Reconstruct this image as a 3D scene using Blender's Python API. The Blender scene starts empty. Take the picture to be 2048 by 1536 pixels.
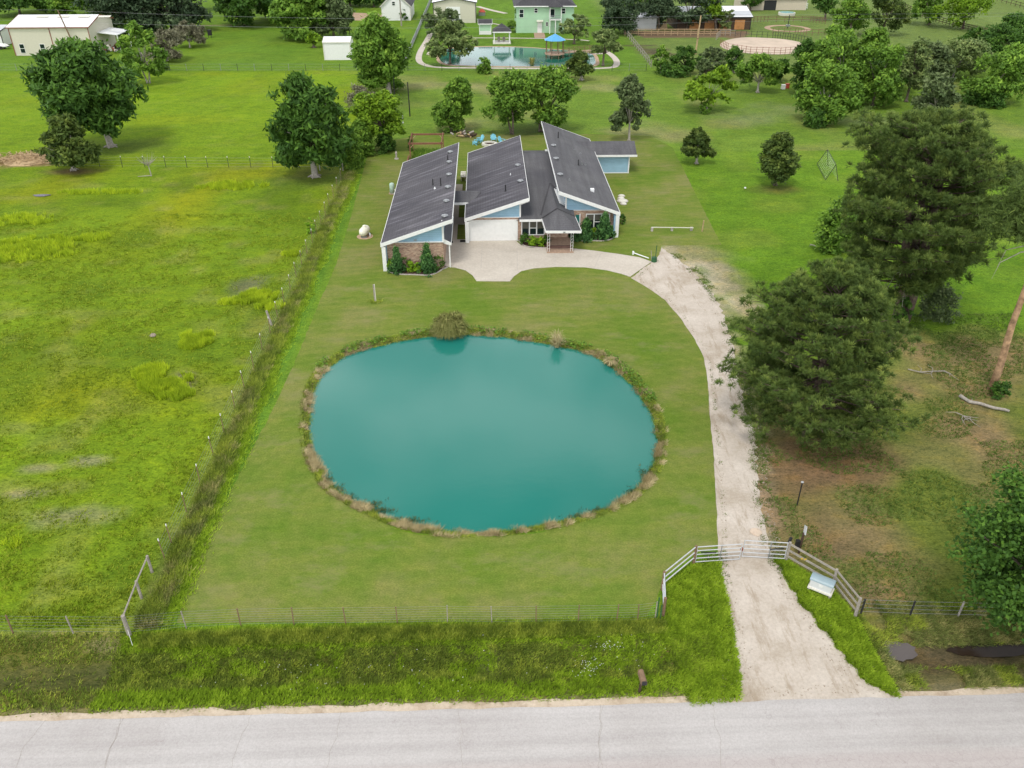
import bpy, math, random
import numpy as np
R = math.radians
C = bpy.context.scene.collection
SC = bpy.context.scene

# ---------------------------------------------------------------- camera, sky, sun, exposure
CAM_H, FPX, PITCH = 32.0, 1628.0, R(31.77)
YAW = math.atan(61 * math.cos(PITCH) / FPX)
cam = bpy.data.cameras.new('camera'); co = bpy.data.objects.new('camera', cam); C.objects.link(co)
cam.sensor_width = 36.0; cam.lens = FPX / 2048 * 36; cam.clip_end = 9000; cam.clip_start = .5
co.location = (0, 0, CAM_H); co.rotation_euler = (math.pi/2 - PITCH, 0, -YAW)
SC.camera = co
SUN_EL, SUN_AZ = R(62), R(205)        # azimuth clockwise from +Y
w = bpy.data.worlds.new('World'); SC.world = w; w.use_nodes = True
wn, wl = w.node_tree.nodes, w.node_tree.links
wn.clear()
wo = wn.new('ShaderNodeOutputWorld'); bg = wn.new('ShaderNodeBackground'); bg.inputs[1].default_value = .1
sky = wn.new('ShaderNodeTexSky'); sky.sky_type = 'NISHITA'; sky.sun_disc = False
sky.sun_elevation = SUN_EL; sky.sun_rotation = SUN_AZ
tc = wn.new('ShaderNodeTexCoord'); nz = wn.new('ShaderNodeTexNoise'); nz.inputs['Scale'].default_value = 3.1
nz.inputs['Detail'].default_value = 5; nz.inputs['Roughness'].default_value = .5
mp = wn.new('ShaderNodeMapping'); mp.inputs['Scale'].default_value = (1, 1, 2.2); mp.inputs['Location'].default_value = (.7, .1, .3)
cr = wn.new('ShaderNodeValToRGB'); cr.color_ramp.elements[0].position = .4; cr.color_ramp.elements[1].position = .6
cr.color_ramp.elements[0].color = (2.4, 2.9, 3.4, 1); cr.color_ramp.elements[1].color = (20, 20, 20, 1)
mx = wn.new('ShaderNodeMixRGB'); mx.inputs[0].default_value = .8
wl.new(tc.outputs['Generated'], mp.inputs[0]); wl.new(mp.outputs[0], nz.inputs[0]); wl.new(nz.outputs[0], cr.inputs[0])
sx = wn.new('ShaderNodeSeparateXYZ'); wl.new(tc.outputs['Generated'], sx.inputs[0])
mr = wn.new('ShaderNodeMapRange'); mr.inputs['From Min'].default_value = .38; mr.inputs['From Max'].default_value = .72; mr.inputs['To Min'].default_value = 2.1; mr.inputs['To Max'].default_value = .8
wl.new(sx.outputs[2], mr.inputs['Value'])
vm = wn.new('ShaderNodeVectorMath'); vm.operation = 'SCALE'; wl.new(cr.outputs[0], vm.inputs[0]); wl.new(mr.outputs[0], vm.inputs['Scale'])
wl.new(sky.outputs[0], mx.inputs[1]); wl.new(vm.outputs[0], mx.inputs[2]); wl.new(mx.outputs[0], bg.inputs[0]); wl.new(bg.outputs[0], wo.inputs[0])
sl = bpy.data.lights.new('sun', 'SUN'); sl.energy = 2.1; sl.angle = R(14); sl.color = (1, .96, .9)
so = bpy.data.objects.new('sun', sl); C.objects.link(so)
so.rotation_euler = (math.pi/2 - SUN_EL, 0, math.pi - SUN_AZ)
vs = SC.view_settings; vs.view_transform = 'Standard'; vs.look = 'None'; vs.gamma = 1; vs.exposure = -.04

# ---------------------------------------------------------------- survey helpers: where a sight line meets the ground
_c, _s, _cy, _sy = math.cos(PITCH), math.sin(PITCH), math.cos(YAW), math.sin(YAW)
def at(px, py, z=0.0):
    u, v = px - 1024, 768 - py
    fw, up = FPX*_c + v*_s, v*_c - FPX*_s
    t = (z - CAM_H) / up
    return (u*t*_cy + fw*t*_sy, -u*t*_sy + fw*t*_cy)
def proj(X, Y, z):
    a, b, h = X*_cy - Y*_sy, X*_sy + Y*_cy, z - CAM_H
    d = b*_c - h*_s
    return 1024 + FPX*a/d, 768 - FPX*(b*_s + h*_c)/d
def zof(X, Y, py):
    lo, hi = -5.0, 31.5
    for _ in range(50):
        m = (lo+hi)/2
        if proj(X, Y, m)[1] > py: lo = m
        else: hi = m
    return lo
def A3(px, py, z=0.0):
    x, y = at(px, py, z); return (x, y, z)
def ppoly(pts, z=0.0): return [at(x, y, z) for x, y in pts]
def smooth_loop(pts, k=4, closed=True):
    n = len(pts); out = []
    for i in range(n if closed else n-1):
        g = lambda j: pts[j % n] if closed else pts[max(0, min(n-1, j))]
        p0, p1, p2, p3 = g(i-1), g(i), g(i+1), g(i+2)
        for q in range(k):
            t = q/k
            out.append(tuple(.5*(2*p1[a]+(p2[a]-p0[a])*t+(2*p0[a]-5*p1[a]+4*p2[a]-p3[a])*t*t+(3*p1[a]-p0[a]-3*p2[a]+p3[a])*t**3) for a in (0, 1)))
    if not closed: out.append(pts[-1])
    return out
def rough_loop(pts, step, amp, seed=1, closed=True):
    rr = random.Random(seed); out = []
    n = len(pts)
    for i in range(n if closed else n-1):
        a, b = pts[i], pts[(i+1) % n]
        L = math.hypot(b[0]-a[0], b[1]-a[1]); k = max(1, int(L/step))
        for q in range(k):
            t = q/k; d = rr.uniform(-amp, amp) if (q or amp < .2) else rr.uniform(-amp, amp)*.4
            nx, ny = -(b[1]-a[1])/max(L, 1e-6), (b[0]-a[0])/max(L, 1e-6)
            out.append((a[0]+(b[0]-a[0])*t+nx*d, a[1]+(b[1]-a[1])*t+ny*d))
    return out
def inside(X, Y, poly):
    X = np.asarray(X, float); Y = np.asarray(Y, float); r = np.zeros(X.shape, bool)
    n = len(poly)
    for i in range(n):
        x1, y1 = poly[i]; x2, y2 = poly[(i+1) % n]
        if y1 == y2: continue
        c = ((y1 > Y) != (y2 > Y)) & (X < (x2-x1)*(Y-y1)/(y2-y1) + x1)
        r ^= c
    return r
def dist_line(X, Y, poly, closed=True):
    X = np.asarray(X, float); Y = np.asarray(Y, float); d = np.full(X.shape, 1e9)
    n = len(poly)
    for i in range(n if closed else n-1):
        x1, y1 = poly[i]; x2, y2 = poly[(i+1) % n]
        L2 = (x2-x1)**2+(y2-y1)**2 + 1e-12
        t = np.clip(((X-x1)*(x2-x1)+(Y-y1)*(y2-y1))/L2, 0, 1)
        d = np.minimum(d, (X-x1-t*(x2-x1))**2+(Y-y1-t*(y2-y1))**2)
    return np.sqrt(d)
_lat = np.random.RandomState(7).rand(256, 256)
def vnoise(X, Y, s, o=0):
    x, y = np.asarray(X)/s + o*17.3 + 500, np.asarray(Y)/s + o*9.1 + 500
    i, j = np.floor(x).astype(int), np.floor(y).astype(int); fx, fy = x-i, y-j
    fx, fy = fx*fx*(3-2*fx), fy*fy*(3-2*fy)
    g = lambda a, b: _lat[a % 256, b % 256]
    return (g(i, j)*(1-fx)+g(i+1, j)*fx)*(1-fy) + (g(i, j+1)*(1-fx)+g(i+1, j+1)*fx)*fy

# ---------------------------------------------------------------- materials
def new_mat(name):
    m = bpy.data.materials.new(name); m.use_nodes = True
    nt = m.node_tree; b = nt.nodes['Principled BSDF']
    b.inputs['Specular IOR Level'].default_value = .25
    return m, nt, b
def N(nt, typ, **k):
    n = nt.nodes.new(typ)
    for a, v in k.items():
        if a in n.inputs: n.inputs[a].default_value = v
        else: setattr(n, a, v)
    return n
def ramp(nt, fac, stops):
    r = nt.nodes.new('ShaderNodeValToRGB')
    e = r.color_ramp.elements
    while len(e) < len(stops): e.new(.5)
    for q, (p, c) in zip(e, stops): q.position = p; q.color = tuple(c)+(1,) if len(c) == 3 else c
    nt.links.new(fac, r.inputs[0]); return r
def mixc(nt, f, a, b, mode='MIX'):
    m = nt.nodes.new('ShaderNodeMixRGB'); m.blend_type = mode
    for s, v in ((0, f), (1, a), (2, b)):
        if hasattr(v, 'type') and hasattr(v, 'is_linked'): nt.links.new(v, m.inputs[s])
        elif isinstance(v, (int, float)): m.inputs[s].default_value = v if s == 0 else (v, v, v, 1)
        else: m.inputs[s].default_value = tuple(v)+(1,)
    return m.outputs[0]
def noise(nt, vec, scale, detail=4, rough=.55, stretch=None, rot=0):
    n = N(nt, 'ShaderNodeTexNoise', Scale=scale, Detail=detail, Roughness=rough)
    if stretch or rot:
        m = N(nt, 'ShaderNodeMapping'); m.inputs['Scale'].default_value = stretch or (1, 1, 1); m.inputs['Rotation'].default_value = (0, 0, rot)
        nt.links.new(vec, m.inputs[0]); vec = m.outputs[0]
    nt.links.new(vec, n.inputs[0]); return n.outputs[0]
def bump(nt, b, h, dist=.03, strength=.6):
    n = N(nt, 'ShaderNodeBump', Distance=dist, Strength=strength)
    nt.links.new(h, n.inputs['Height']); nt.links.new(n.outputs[0], b.inputs['Normal'])
def objvec(nt): return nt.nodes.new('ShaderNodeTexCoord').outputs['Object']
def math_(nt, op, a, b=None):
    m = nt.nodes.new('ShaderNodeMath'); m.operation = op
    for s, v in ((0, a), (1, b)):
        if v is None: continue
        if isinstance(v, (int, float)): m.inputs[s].default_value = v
        else: nt.links.new(v, m.inputs[s])
    return m.outputs[0]
M = {}
def flat(name, col, rough=.7, metal=0, var=.12, scale=3, spec=.25, bmp=0):
    m, nt, b = new_mat(name); v = objvec(nt)
    n = noise(nt, v, scale, 5, .6)
    lo, hi = [c*(1-var) for c in col], [min(1, c*(1+var)) for c in col]
    r = ramp(nt, n, [(.3, lo), (.7, hi)])
    nt.links.new(r.outputs[0], b.inputs['Base Color']); b.inputs['Roughness'].default_value = rough
    b.inputs['Metallic'].default_value = metal; b.inputs['Specular IOR Level'].default_value = spec
    if bmp: bump(nt, b, noise(nt, v, scale*6, 3), bmp)
    M[name] = m; return m
flat('white_paint', (.74, .74, .72), .5, var=.05); flat('white_metal', (.78, .79, .8), .35, var=.04, spec=.5)
flat('off_white', (.62, .6, .52), .6, var=.05); flat('cream_metal', (.56, .53, .43), .55, var=.04)
flat('dark_metal', (.03, .03, .032), .5); flat('black_iron', (.02, .02, .02), .6)
flat('grey_metal', (.3, .31, .32), .4, .6); flat('galvanised', (.55, .56, .58), .38, .35, var=.08)
flat('grey_wood', (.3, .27, .23), .85, var=.25, scale=9, bmp=.01); flat('brown_wood', (.2, .13, .08), .85, var=.25, scale=7)
flat('red_wood', (.22, .1, .06), .7, var=.2); flat('tan_wood', (.42, .3, .17), .8, var=.2); flat('orange_wood', (.4, .19, .07), .75, var=.2, scale=1.5)
flat('dark_wood', (.07, .045, .03), .8, var=.3); flat('green_paint', (.36, .55, .37), .6, var=.05, scale=1); flat('mint_paint', (.4, .6, .42), .6, var=.05)
flat('blue_chair', (.2, .55, .68), .5, var=.08); flat('blue_roof', (.1, .34, .6), .5, var=.1, scale=2); flat('stone', (.4, .36, .33), .9, var=.3, scale=6)
flat('red_brown', (.24, .09, .06), .6); flat('teal_door', (.02, .16, .14), .5); flat('lid_blue', (.25, .33, .36), .4, var=.08, spec=.5)
flat('tub_white', (.66, .67, .68), .4, var=.04, spec=.5); flat('mat_black', (.02, .02, .02), .9); flat('mulch', (.065, .035, .025), .95, var=.5, scale=14, bmp=.04)
flat('paver', (.36, .25, .18), .85, var=.25, scale=5); flat('mud', (.085, .06, .045), .95, var=.4, scale=1.5)
flat('tank_green', (.42, .56, .48), .45, var=.05, spec=.5); flat('tank_cream', (.72, .7, .58), .4, var=.04, spec=.5)
flat('sand', (.52, .42, .33), .95, var=.14, scale=.35); flat('dirt_track', (.4, .28, .19), .95, var=.2, scale=.8)
flat('blinds', (.1, .095, .075), .8, var=.05); flat('pool_water', (.08, .4, .45), .1, spec=.5); flat('tile_brown', (.17, .1, .08), .8, var=.15)
flat('bark', (.15, .12, .095), .95, var=.35, scale=5, bmp=.05); flat('pale_bark', (.34, .31, .27), .95, var=.3, scale=6, bmp=.03)
flat('pine_bark', (.13, .095, .075), .95, var=.35, scale=5, bmp=.05); flat('snag_bark', (.38, .24, .14), .9, var=.55, scale=2.2, bmp=.06)
flat('red_toy', (.4, .07, .04), .6); flat('yellow', (.6, .4, .05), .6); flat('rock', (.3, .25, .2), .9, var=.3, scale=3, bmp=.04)
flat('stucco', (.55, .48, .38), .85, var=.08); flat('green_post', (.03, .1, .04), .6)

m, nt, b = new_mat('glass'); b.inputs['Base Color'].default_value = (.012, .022, .022, 1); b.inputs['Roughness'].default_value = .06
b.inputs['Specular IOR Level'].default_value = .5; M['glass'] = m

def grass_mat(name, attr=None, cols=None, mow=False, fine=9):
    m, nt, b = new_mat(name); v = objvec(nt)
    big = noise(nt, v, .06 if not mow else .13, 6, .65); mid = noise(nt, v, .55, 5, .65, (1, 1.6, 1)); fin = noise(nt, v, fine, 3, .7, (1, 1.9, 1)); fin2 = noise(nt, v, 2.4, 4, .7, (1, 1.7, 1), .2)
    if attr:
        a = nt.nodes.new('ShaderNodeAttribute'); a.attribute_name = attr; base = a.outputs['Color']
        # yellow-green and dull growth mixed in
        r1 = ramp(nt, mid, [(.35, (.8, .84, .85)), (.5, (1, 1, 1)), (.68, (1.17, 1.08, .9))])
        c = mixc(nt, 1, base, r1.outputs[0], 'MULTIPLY')
    else:
        r0 = ramp(nt, big, [(.36, cols[0]), (.5, cols[1]), (.64, cols[2])])
        r1 = ramp(nt, mid, [(.34, (.88, .94, .9)), (.52, (1, 1, 1)), (.7, (1.14, 1.06, 1.1))])
        c = mixc(nt, 1, r0.outputs[0], r1.outputs[0], 'MULTIPLY')
    r2 = ramp(nt, fin2, [(.3, (.68, .72, .66)), (.5, (1, 1, 1)), (.7, (1.26, 1.2, 1.12))] if not mow else [(.38, (.88, .91, .86)), (.62, (1.1, 1.08, 1.1))])
    c = mixc(nt, .85, c, r2.outputs[0], 'MULTIPLY')
    sp4 = noise(nt, v, 3.4, 3, .6, (1, 2.3, 1), .1); rs4 = ramp(nt, sp4, [(.34, (.55, .6, .5)), (.43, (1, 1, 1)), (.6, (1, 1, 1)), (.7, (1.22, 1.16, 1.05))])
    if not mow: c = mixc(nt, .9, c, rs4.outputs[0], 'MULTIPLY')
    r3 = ramp(nt, fin, [(.36, (.62, .66, .6)), (.5, (1, 1, 1)), (.64, (1.34, 1.28, 1.2))] if not mow else [(.38, (.78, .8, .74)), (.62, (1.2, 1.18, 1.2))])
    c = mixc(nt, .9, c, r3.outputs[0], 'MULTIPLY')
    if mow:
        # mower passes: soft stripes that follow gentle arcs
        wv = N(nt, 'ShaderNodeTexWave', Scale=.26, Distortion=5, Detail=3); wv.inputs['Detail Scale'].default_value = .5
        mpn = N(nt, 'ShaderNodeMapping'); mpn.inputs['Rotation'].default_value = (0, 0, 1.45); nt.links.new(v, mpn.inputs[0]); nt.links.new(mpn.outputs[0], wv.inputs[0])
        rw = ramp(nt, wv.outputs[0], [(.2, (.95, .97, .95)), (.8, (1.05, 1.02, 1.04))])
        c = mixc(nt, .8, c, rw.outputs[0], 'MULTIPLY')
        wr_ = N(nt, 'ShaderNodeTexWave', Scale=.3, Distortion=2.2, Detail=3); wr_.wave_type = 'RINGS'; wr_.rings_direction = 'Z'
        mr_ = N(nt, 'ShaderNodeMapping'); mr_.inputs['Location'].default_value = (1.6, -37*1.25, 0); mr_.inputs['Scale'].default_value = (1, 1.25, 1); nt.links.new(v, mr_.inputs[0]); nt.links.new(mr_.outputs[0], wr_.inputs[0])
        rw2 = ramp(nt, wr_.outputs[0], [(.3, (.97, .98, .965)), (.7, (1.025, 1.02, 1.03))]); c = mixc(nt, .9, c, rw2.outputs[0], 'MULTIPLY')
        dry = noise(nt, v, .21, 6, .7, (1, 1.7, 1), .3)
        rd = ramp(nt, dry, [(.53, (0, 0, 0)), (.72, (1, 1, 1))])
        c = mixc(nt, math_(nt, 'MULTIPLY', rd.outputs[0], .6), c, (.24, .215, .1))
    nt.links.new(c, b.inputs['Base Color']); b.inputs['Roughness'].default_value = .95; b.inputs['Specular IOR Level'].default_value = .06
    h = math_(nt, 'ADD', math_(nt, 'MULTIPLY', fin, .5), fin2)
    bump(nt, b, h, .035 if mow else .13, .5 if mow else .8)
    M[name] = m; return m
grass_mat('ground_grass', attr='tint')
grass_mat('lawn_grass', cols=[(.112, .178, .022), (.15, .19, .036), (.185, .195, .06)], mow=True)

def leaf_mat(name, c0, c1, c2, trans=.25):
    m, nt, b = new_mat(name)
    a = nt.nodes.new('ShaderNodeAttribute'); a.attribute_name = 'v'
    r = ramp(nt, a.outputs['Fac'], [(0, c0), (.55, c1), (1, c2)])
    nt.links.new(r.outputs[0], b.inputs['Base Color']); b.inputs['Roughness'].default_value = .65; b.inputs['Specular IOR Level'].default_value = .18
    t = N(nt, 'ShaderNodeBsdfTranslucent'); mxs = N(nt, 'ShaderNodeMixShader'); mxs.inputs[0].default_value = trans
    nt.links.new(r.outputs[0], t.inputs[0]); nt.links.new(b.outputs[0], mxs.inputs[1]); nt.links.new(t.outputs[0], mxs.inputs[2])
    nt.links.new(mxs.outputs[0], nt.nodes['Material Output'].inputs[0]); M[name] = m
leaf_mat('leaf_dark', (0.037, 0.090, 0.016), (0.068, 0.151, 0.021), (0.135, 0.260, 0.032))
leaf_mat('leaf_mid', (0.074, 0.153, 0.020), (0.140, 0.263, 0.031), (0.263, 0.416, 0.050))
leaf_mat('leaf_bright', (0.094, 0.175, 0.012), (0.174, 0.303, 0.018), (0.297, 0.443, 0.030))
leaf_mat('leaf_olive', (0.069, 0.106, 0.039), (0.125, 0.175, 0.066), (0.213, 0.263, 0.110))
leaf_mat('leaf_grey', (0.099, 0.148, 0.045), (0.179, 0.248, 0.077), (0.322, 0.380, 0.125))
leaf_mat('leaf_bare', (0.120, 0.114, 0.072), (0.204, 0.198, 0.120), (0.300, 0.300, 0.192))
leaf_mat('leaf_cedar', (0.044, 0.078, 0.017), (0.090, 0.138, 0.026), (0.172, 0.224, 0.042))
leaf_mat('leaf_pine', (0.056, 0.096, 0.025), (0.123, 0.184, 0.042), (0.278, 0.354, 0.080))
leaf_mat('leaf_juniper', (0.038, 0.101, 0.030), (0.068, 0.169, 0.045), (0.150, 0.297, 0.070))
leaf_mat('leaf_lime', (.12, .24, .015), (.2, .36, .02), (.32, .48, .03))
leaf_mat('blade_green', (0.123, 0.175, 0.025), (0.248, 0.332, 0.042), (0.469, 0.524, 0.074))
leaf_mat('blade_bright', (0.178, 0.279, 0.018), (0.271, 0.411, 0.023), (0.417, 0.558, 0.046))
leaf_mat('blade_mixed', (0.120, 0.160, 0.038), (0.255, 0.287, 0.076), (0.540, 0.479, 0.189))
leaf_mat('blade_dry', (0.321, 0.265, 0.133), (0.494, 0.411, 0.221), (0.667, 0.570, 0.332))
leaf_mat('blade_yellow', (0.263, 0.370, 0.019), (0.405, 0.538, 0.026), (0.608, 0.706, 0.039))
leaf_mat('blade_pasture', (0.157, 0.225, 0.016), (0.225, 0.306, 0.020), (0.323, 0.387, 0.035))
leaf_mat('blade_dull', (0.074, 0.125, 0.020), (0.126, 0.206, 0.035), (0.210, 0.275, 0.070))
leaf_mat('willow_green', (.09, .11, .03), (.21, .22, .06), (.36, .34, .13))
leaf_mat('leaf_oak', (.04, .07, .035), (.075, .12, .055), (.13, .18, .085))
leaf_mat('petal', (.7, .7, .7), (.8, .8, .8), (.85, .85, .85))

def shingle(name, col, streak, axis='x'):
    m, nt, b = new_mat(name); v = objvec(nt)
    st = noise(nt, v, .55, 5, .65, (.16, 3.2, 1) if axis == 'x' else (3.2, .16, 1))
    r = ramp(nt, st, [(.32, [c*.8 for c in col]), (.52, col), (.76, [c*(1+streak) for c in col])])
    f = noise(nt, v, 11, 3, .7); r2 = ramp(nt, f, [(.3, (.78, .78, .78)), (.7, (1.25, 1.25, 1.25))])
    c = mixc(nt, 1, r.outputs[0], r2.outputs[0], 'MULTIPLY')
    wv = N(nt, 'ShaderNodeTexWave', Scale=1.15, Distortion=.3); wv.bands_direction = 'X' if axis == 'x' else 'Y'
    nt.links.new(v, wv.inputs[0]); r3 = ramp(nt, wv.outputs[0], [(.05, (.72, .72, .72)), (.3, (1, 1, 1))])
    c = mixc(nt, .35, c, r3.outputs[0], 'MULTIPLY')
    big = noise(nt, v, .25, 4, .6); r4 = ramp(nt, big, [(.35, (.85, .85, .88)), (.65, (1.15, 1.15, 1.13))])
    c = mixc(nt, 1, c, r4.outputs[0], 'MULTIPLY')
    nt.links.new(c, b.inputs['Base Color']); b.inputs['Roughness'].default_value = .85
    bump(nt, b, wv.outputs[0], .02, .5); M[name] = m
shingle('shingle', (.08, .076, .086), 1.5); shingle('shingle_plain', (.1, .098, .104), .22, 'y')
shingle('shingle_dark', (.06, .058, .062), .3, 'y'); shingle('shingle_far', (.06, .058, .062), .3, 'y')

m, nt, b = new_mat('siding'); v = objvec(nt); sp = N(nt, 'ShaderNodeSeparateXYZ'); nt.links.new(v, sp.inputs[0])
fr = math_(nt, 'FRACT', math_(nt, 'MULTIPLY', sp.outputs[2], 5.5))
r = ramp(nt, fr, [(0, (.16, .27, .36)), (.12, (.28, .45, .58)), (1, (.31, .49, .62))])
r2 = ramp(nt, noise(nt, v, 1.5, 4), [(.3, (.93, .93, .93)), (.7, (1.05, 1.05, 1.05))])
nt.links.new(mixc(nt, 1, r.outputs[0], r2.outputs[0], 'MULTIPLY'), b.inputs['Base Color']); b.inputs['Roughness'].default_value = .6; bump(nt, b, fr, .015, .7); M['siding'] = m

m, nt, b = new_mat('brick'); v = objvec(nt); sp = N(nt, 'ShaderNodeSeparateXYZ'); nt.links.new(v, sp.inputs[0])
cb = N(nt, 'ShaderNodeCombineXYZ'); nt.links.new(math_(nt, 'ADD', sp.outputs[0], sp.outputs[1]), cb.inputs[0]); nt.links.new(sp.outputs[2], cb.inputs[1])
bt = N(nt, 'ShaderNodeTexBrick', Scale=1); bt.inputs['Brick Width'].default_value = .26; bt.inputs['Row Height'].default_value = .085; bt.inputs['Mortar Size'].default_value = .008
bt.inputs['Color1'].default_value = (.3, .17, .12, 1); bt.inputs['Color2'].default_value = (.5, .36, .26, 1); bt.inputs['Mortar'].default_value = (.42, .36, .3, 1)
nt.links.new(cb.outputs[0], bt.inputs[0])
r2 = ramp(nt, noise(nt, v, 3.5, 4, .7, (1, 1, 3)), [(.35, (.55, .5, .48)), (.5, (1, 1, 1)), (.68, (1.3, 1.25, 1.2))])
nt.links.new(mixc(nt, .8, bt.outputs[0], r2.outputs[0], 'MULTIPLY'), b.inputs['Base Color']); b.inputs['Roughness'].default_value = .9; bump(nt, b, bt.outputs[1], .01, .5); M['brick'] = m

def paving(name, c0, c1, c2, sc=.25, fine=7, bmp=.01, spots=None):
    m, nt, b = new_mat(name); v = objvec(nt)
    r = ramp(nt, noise(nt, v, sc, 6, .65), [(.33, c0), (.5, c1), (.68, c2)])
    r2 = ramp(nt, noise(nt, v, fine, 4, .75), [(.3, (.86, .85, .84)), (.7, (1.1, 1.1, 1.1))])
    c = mixc(nt, 1, r.outputs[0], r2.outputs[0], 'MULTIPLY')
    if spots:
        rs = ramp(nt, noise(nt, v, spots[0], 6, .75, spots[2] if len(spots) > 2 else None), [(.52, (0, 0, 0)), (.66, (1, 1, 1))])
        c = mixc(nt, math_(nt, 'MULTIPLY', rs.outputs[0], .7), c, spots[1])
    nt.links.new(c, b.inputs['Base Color']); b.inputs['Roughness'].default_value = .9; b.inputs['Specular IOR Level'].default_value = .15
    bump(nt, b, noise(nt, v, fine*1.5, 4, .7), bmp, .6); M[name] = m; return m, nt, b, c
paving('concrete', (.46, .41, .345), (.51, .46, .395), (.55, .5, .43), .3, 5, .004)
paving('gravel', (.4, .34, .27), (.5, .44, .375), (.58, .52, .455), .35, 6, .03, (.6, (.3, .235, .165), (2.4, .45, 1)))
paving('shoulder_dirt', (.42, .33, .24), (.52, .43, .33), (.58, .49, .39), .8, 6, .03, (.9, (.3, .22, .15)))
m, nt, b, c = paving('road_surface', (.39, .365, .35), (.432, .41, .397), (.462, .442, .43), .12, 12, .006)
v = objvec(nt)
# alligator cracking in patches, pinkish centre of the lane
vo = N(nt, 'ShaderNodeTexVoronoi', Scale=2.6); vo.feature = 'DISTANCE_TO_EDGE'
dv = nt.nodes.new('ShaderNodeVectorMath'); dv.operation = 'ADD'
nn = N(nt, 'ShaderNodeTexNoise', Scale=2.0, Detail=3); nt.links.new(v, nn.inputs[0])
sc_ = nt.nodes.new('ShaderNodeVectorMath'); sc_.operation = 'SCALE'; sc_.inputs['Scale'].default_value = .5
nt.links.new(nn.outputs['Color'], sc_.inputs[0]); nt.links.new(v, dv.inputs[0]); nt.links.new(sc_.outputs[0], dv.inputs[1]); nt.links.new(dv.outputs[0], vo.inputs[0])
ck = ramp(nt, vo.outputs[0], [(0, (1, 1, 1)), (.035, (0, 0, 0))])
spx = N(nt, 'ShaderNodeSeparateXYZ'); nt.links.new(v, spx.inputs[0])
lane = ramp(nt, math_(nt, 'ABSOLUTE', math_(nt, 'ADD', spx.outputs[1], -20.2)), [(.55, (1, 1, 1)), (.95, (0, 0, 0))])
pt = ramp(nt, noise(nt, v, .42, 3, .6), [(.57, (0, 0, 0)), (.64, (1, 1, 1))])
area = mixc(nt, 1, lane.outputs[0], pt.outputs[0], 'LIGHTEN')
st_ = ramp(nt, noise(nt, v, .9, 4, .6, (.06, 2.2, 1)), [(.38, (.93, .925, .925)), (.62, (1.05, 1.05, 1.05))]); c = mixc(nt, 1, c, st_.outputs[0], 'MULTIPLY')
msk = mixc(nt, 1, ck.outputs[0], area, 'MULTIPLY')
c = mixc(nt, math_(nt, 'MULTIPLY', lane.outputs[0], .35), c, (.44, .37, .35))
c = mixc(nt, math_(nt, 'MULTIPLY', msk, .3), c, (.22, .18, .17))
nt.links.new(c, b.inputs['Base Color'])

def water_mat(name, c0, c1, rough, rip):
    m, nt, b = new_mat(name); v = objvec(nt)
    r = ramp(nt, noise(nt, v, .05, 3, .5), [(.35, c0), (.65, c1)])
    nt.links.new(r.outputs[0], b.inputs['Base Color']); b.inputs['Roughness'].default_value = rough; b.inputs['IOR'].default_value = 1.36; b.inputs['Specular IOR Level'].default_value = .5
    bump(nt, b, noise(nt, v, 1.6, 3, .6, (1, 2.2, 1), .3), rip, .4); M[name] = m
water_mat('pond_teal', (.014, .165, .132), (.019, .178, .142), .06, .006)
water_mat('pond_far', (.02, .12, .085), (.03, .15, .11), .03, .01)
water_mat('puddle_dark', (.025, .016, .01), (.04, .028, .018), .12, .01)
water_mat('puddle', (.1, .085, .08), (.13, .11, .1), .1, .01)

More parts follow.
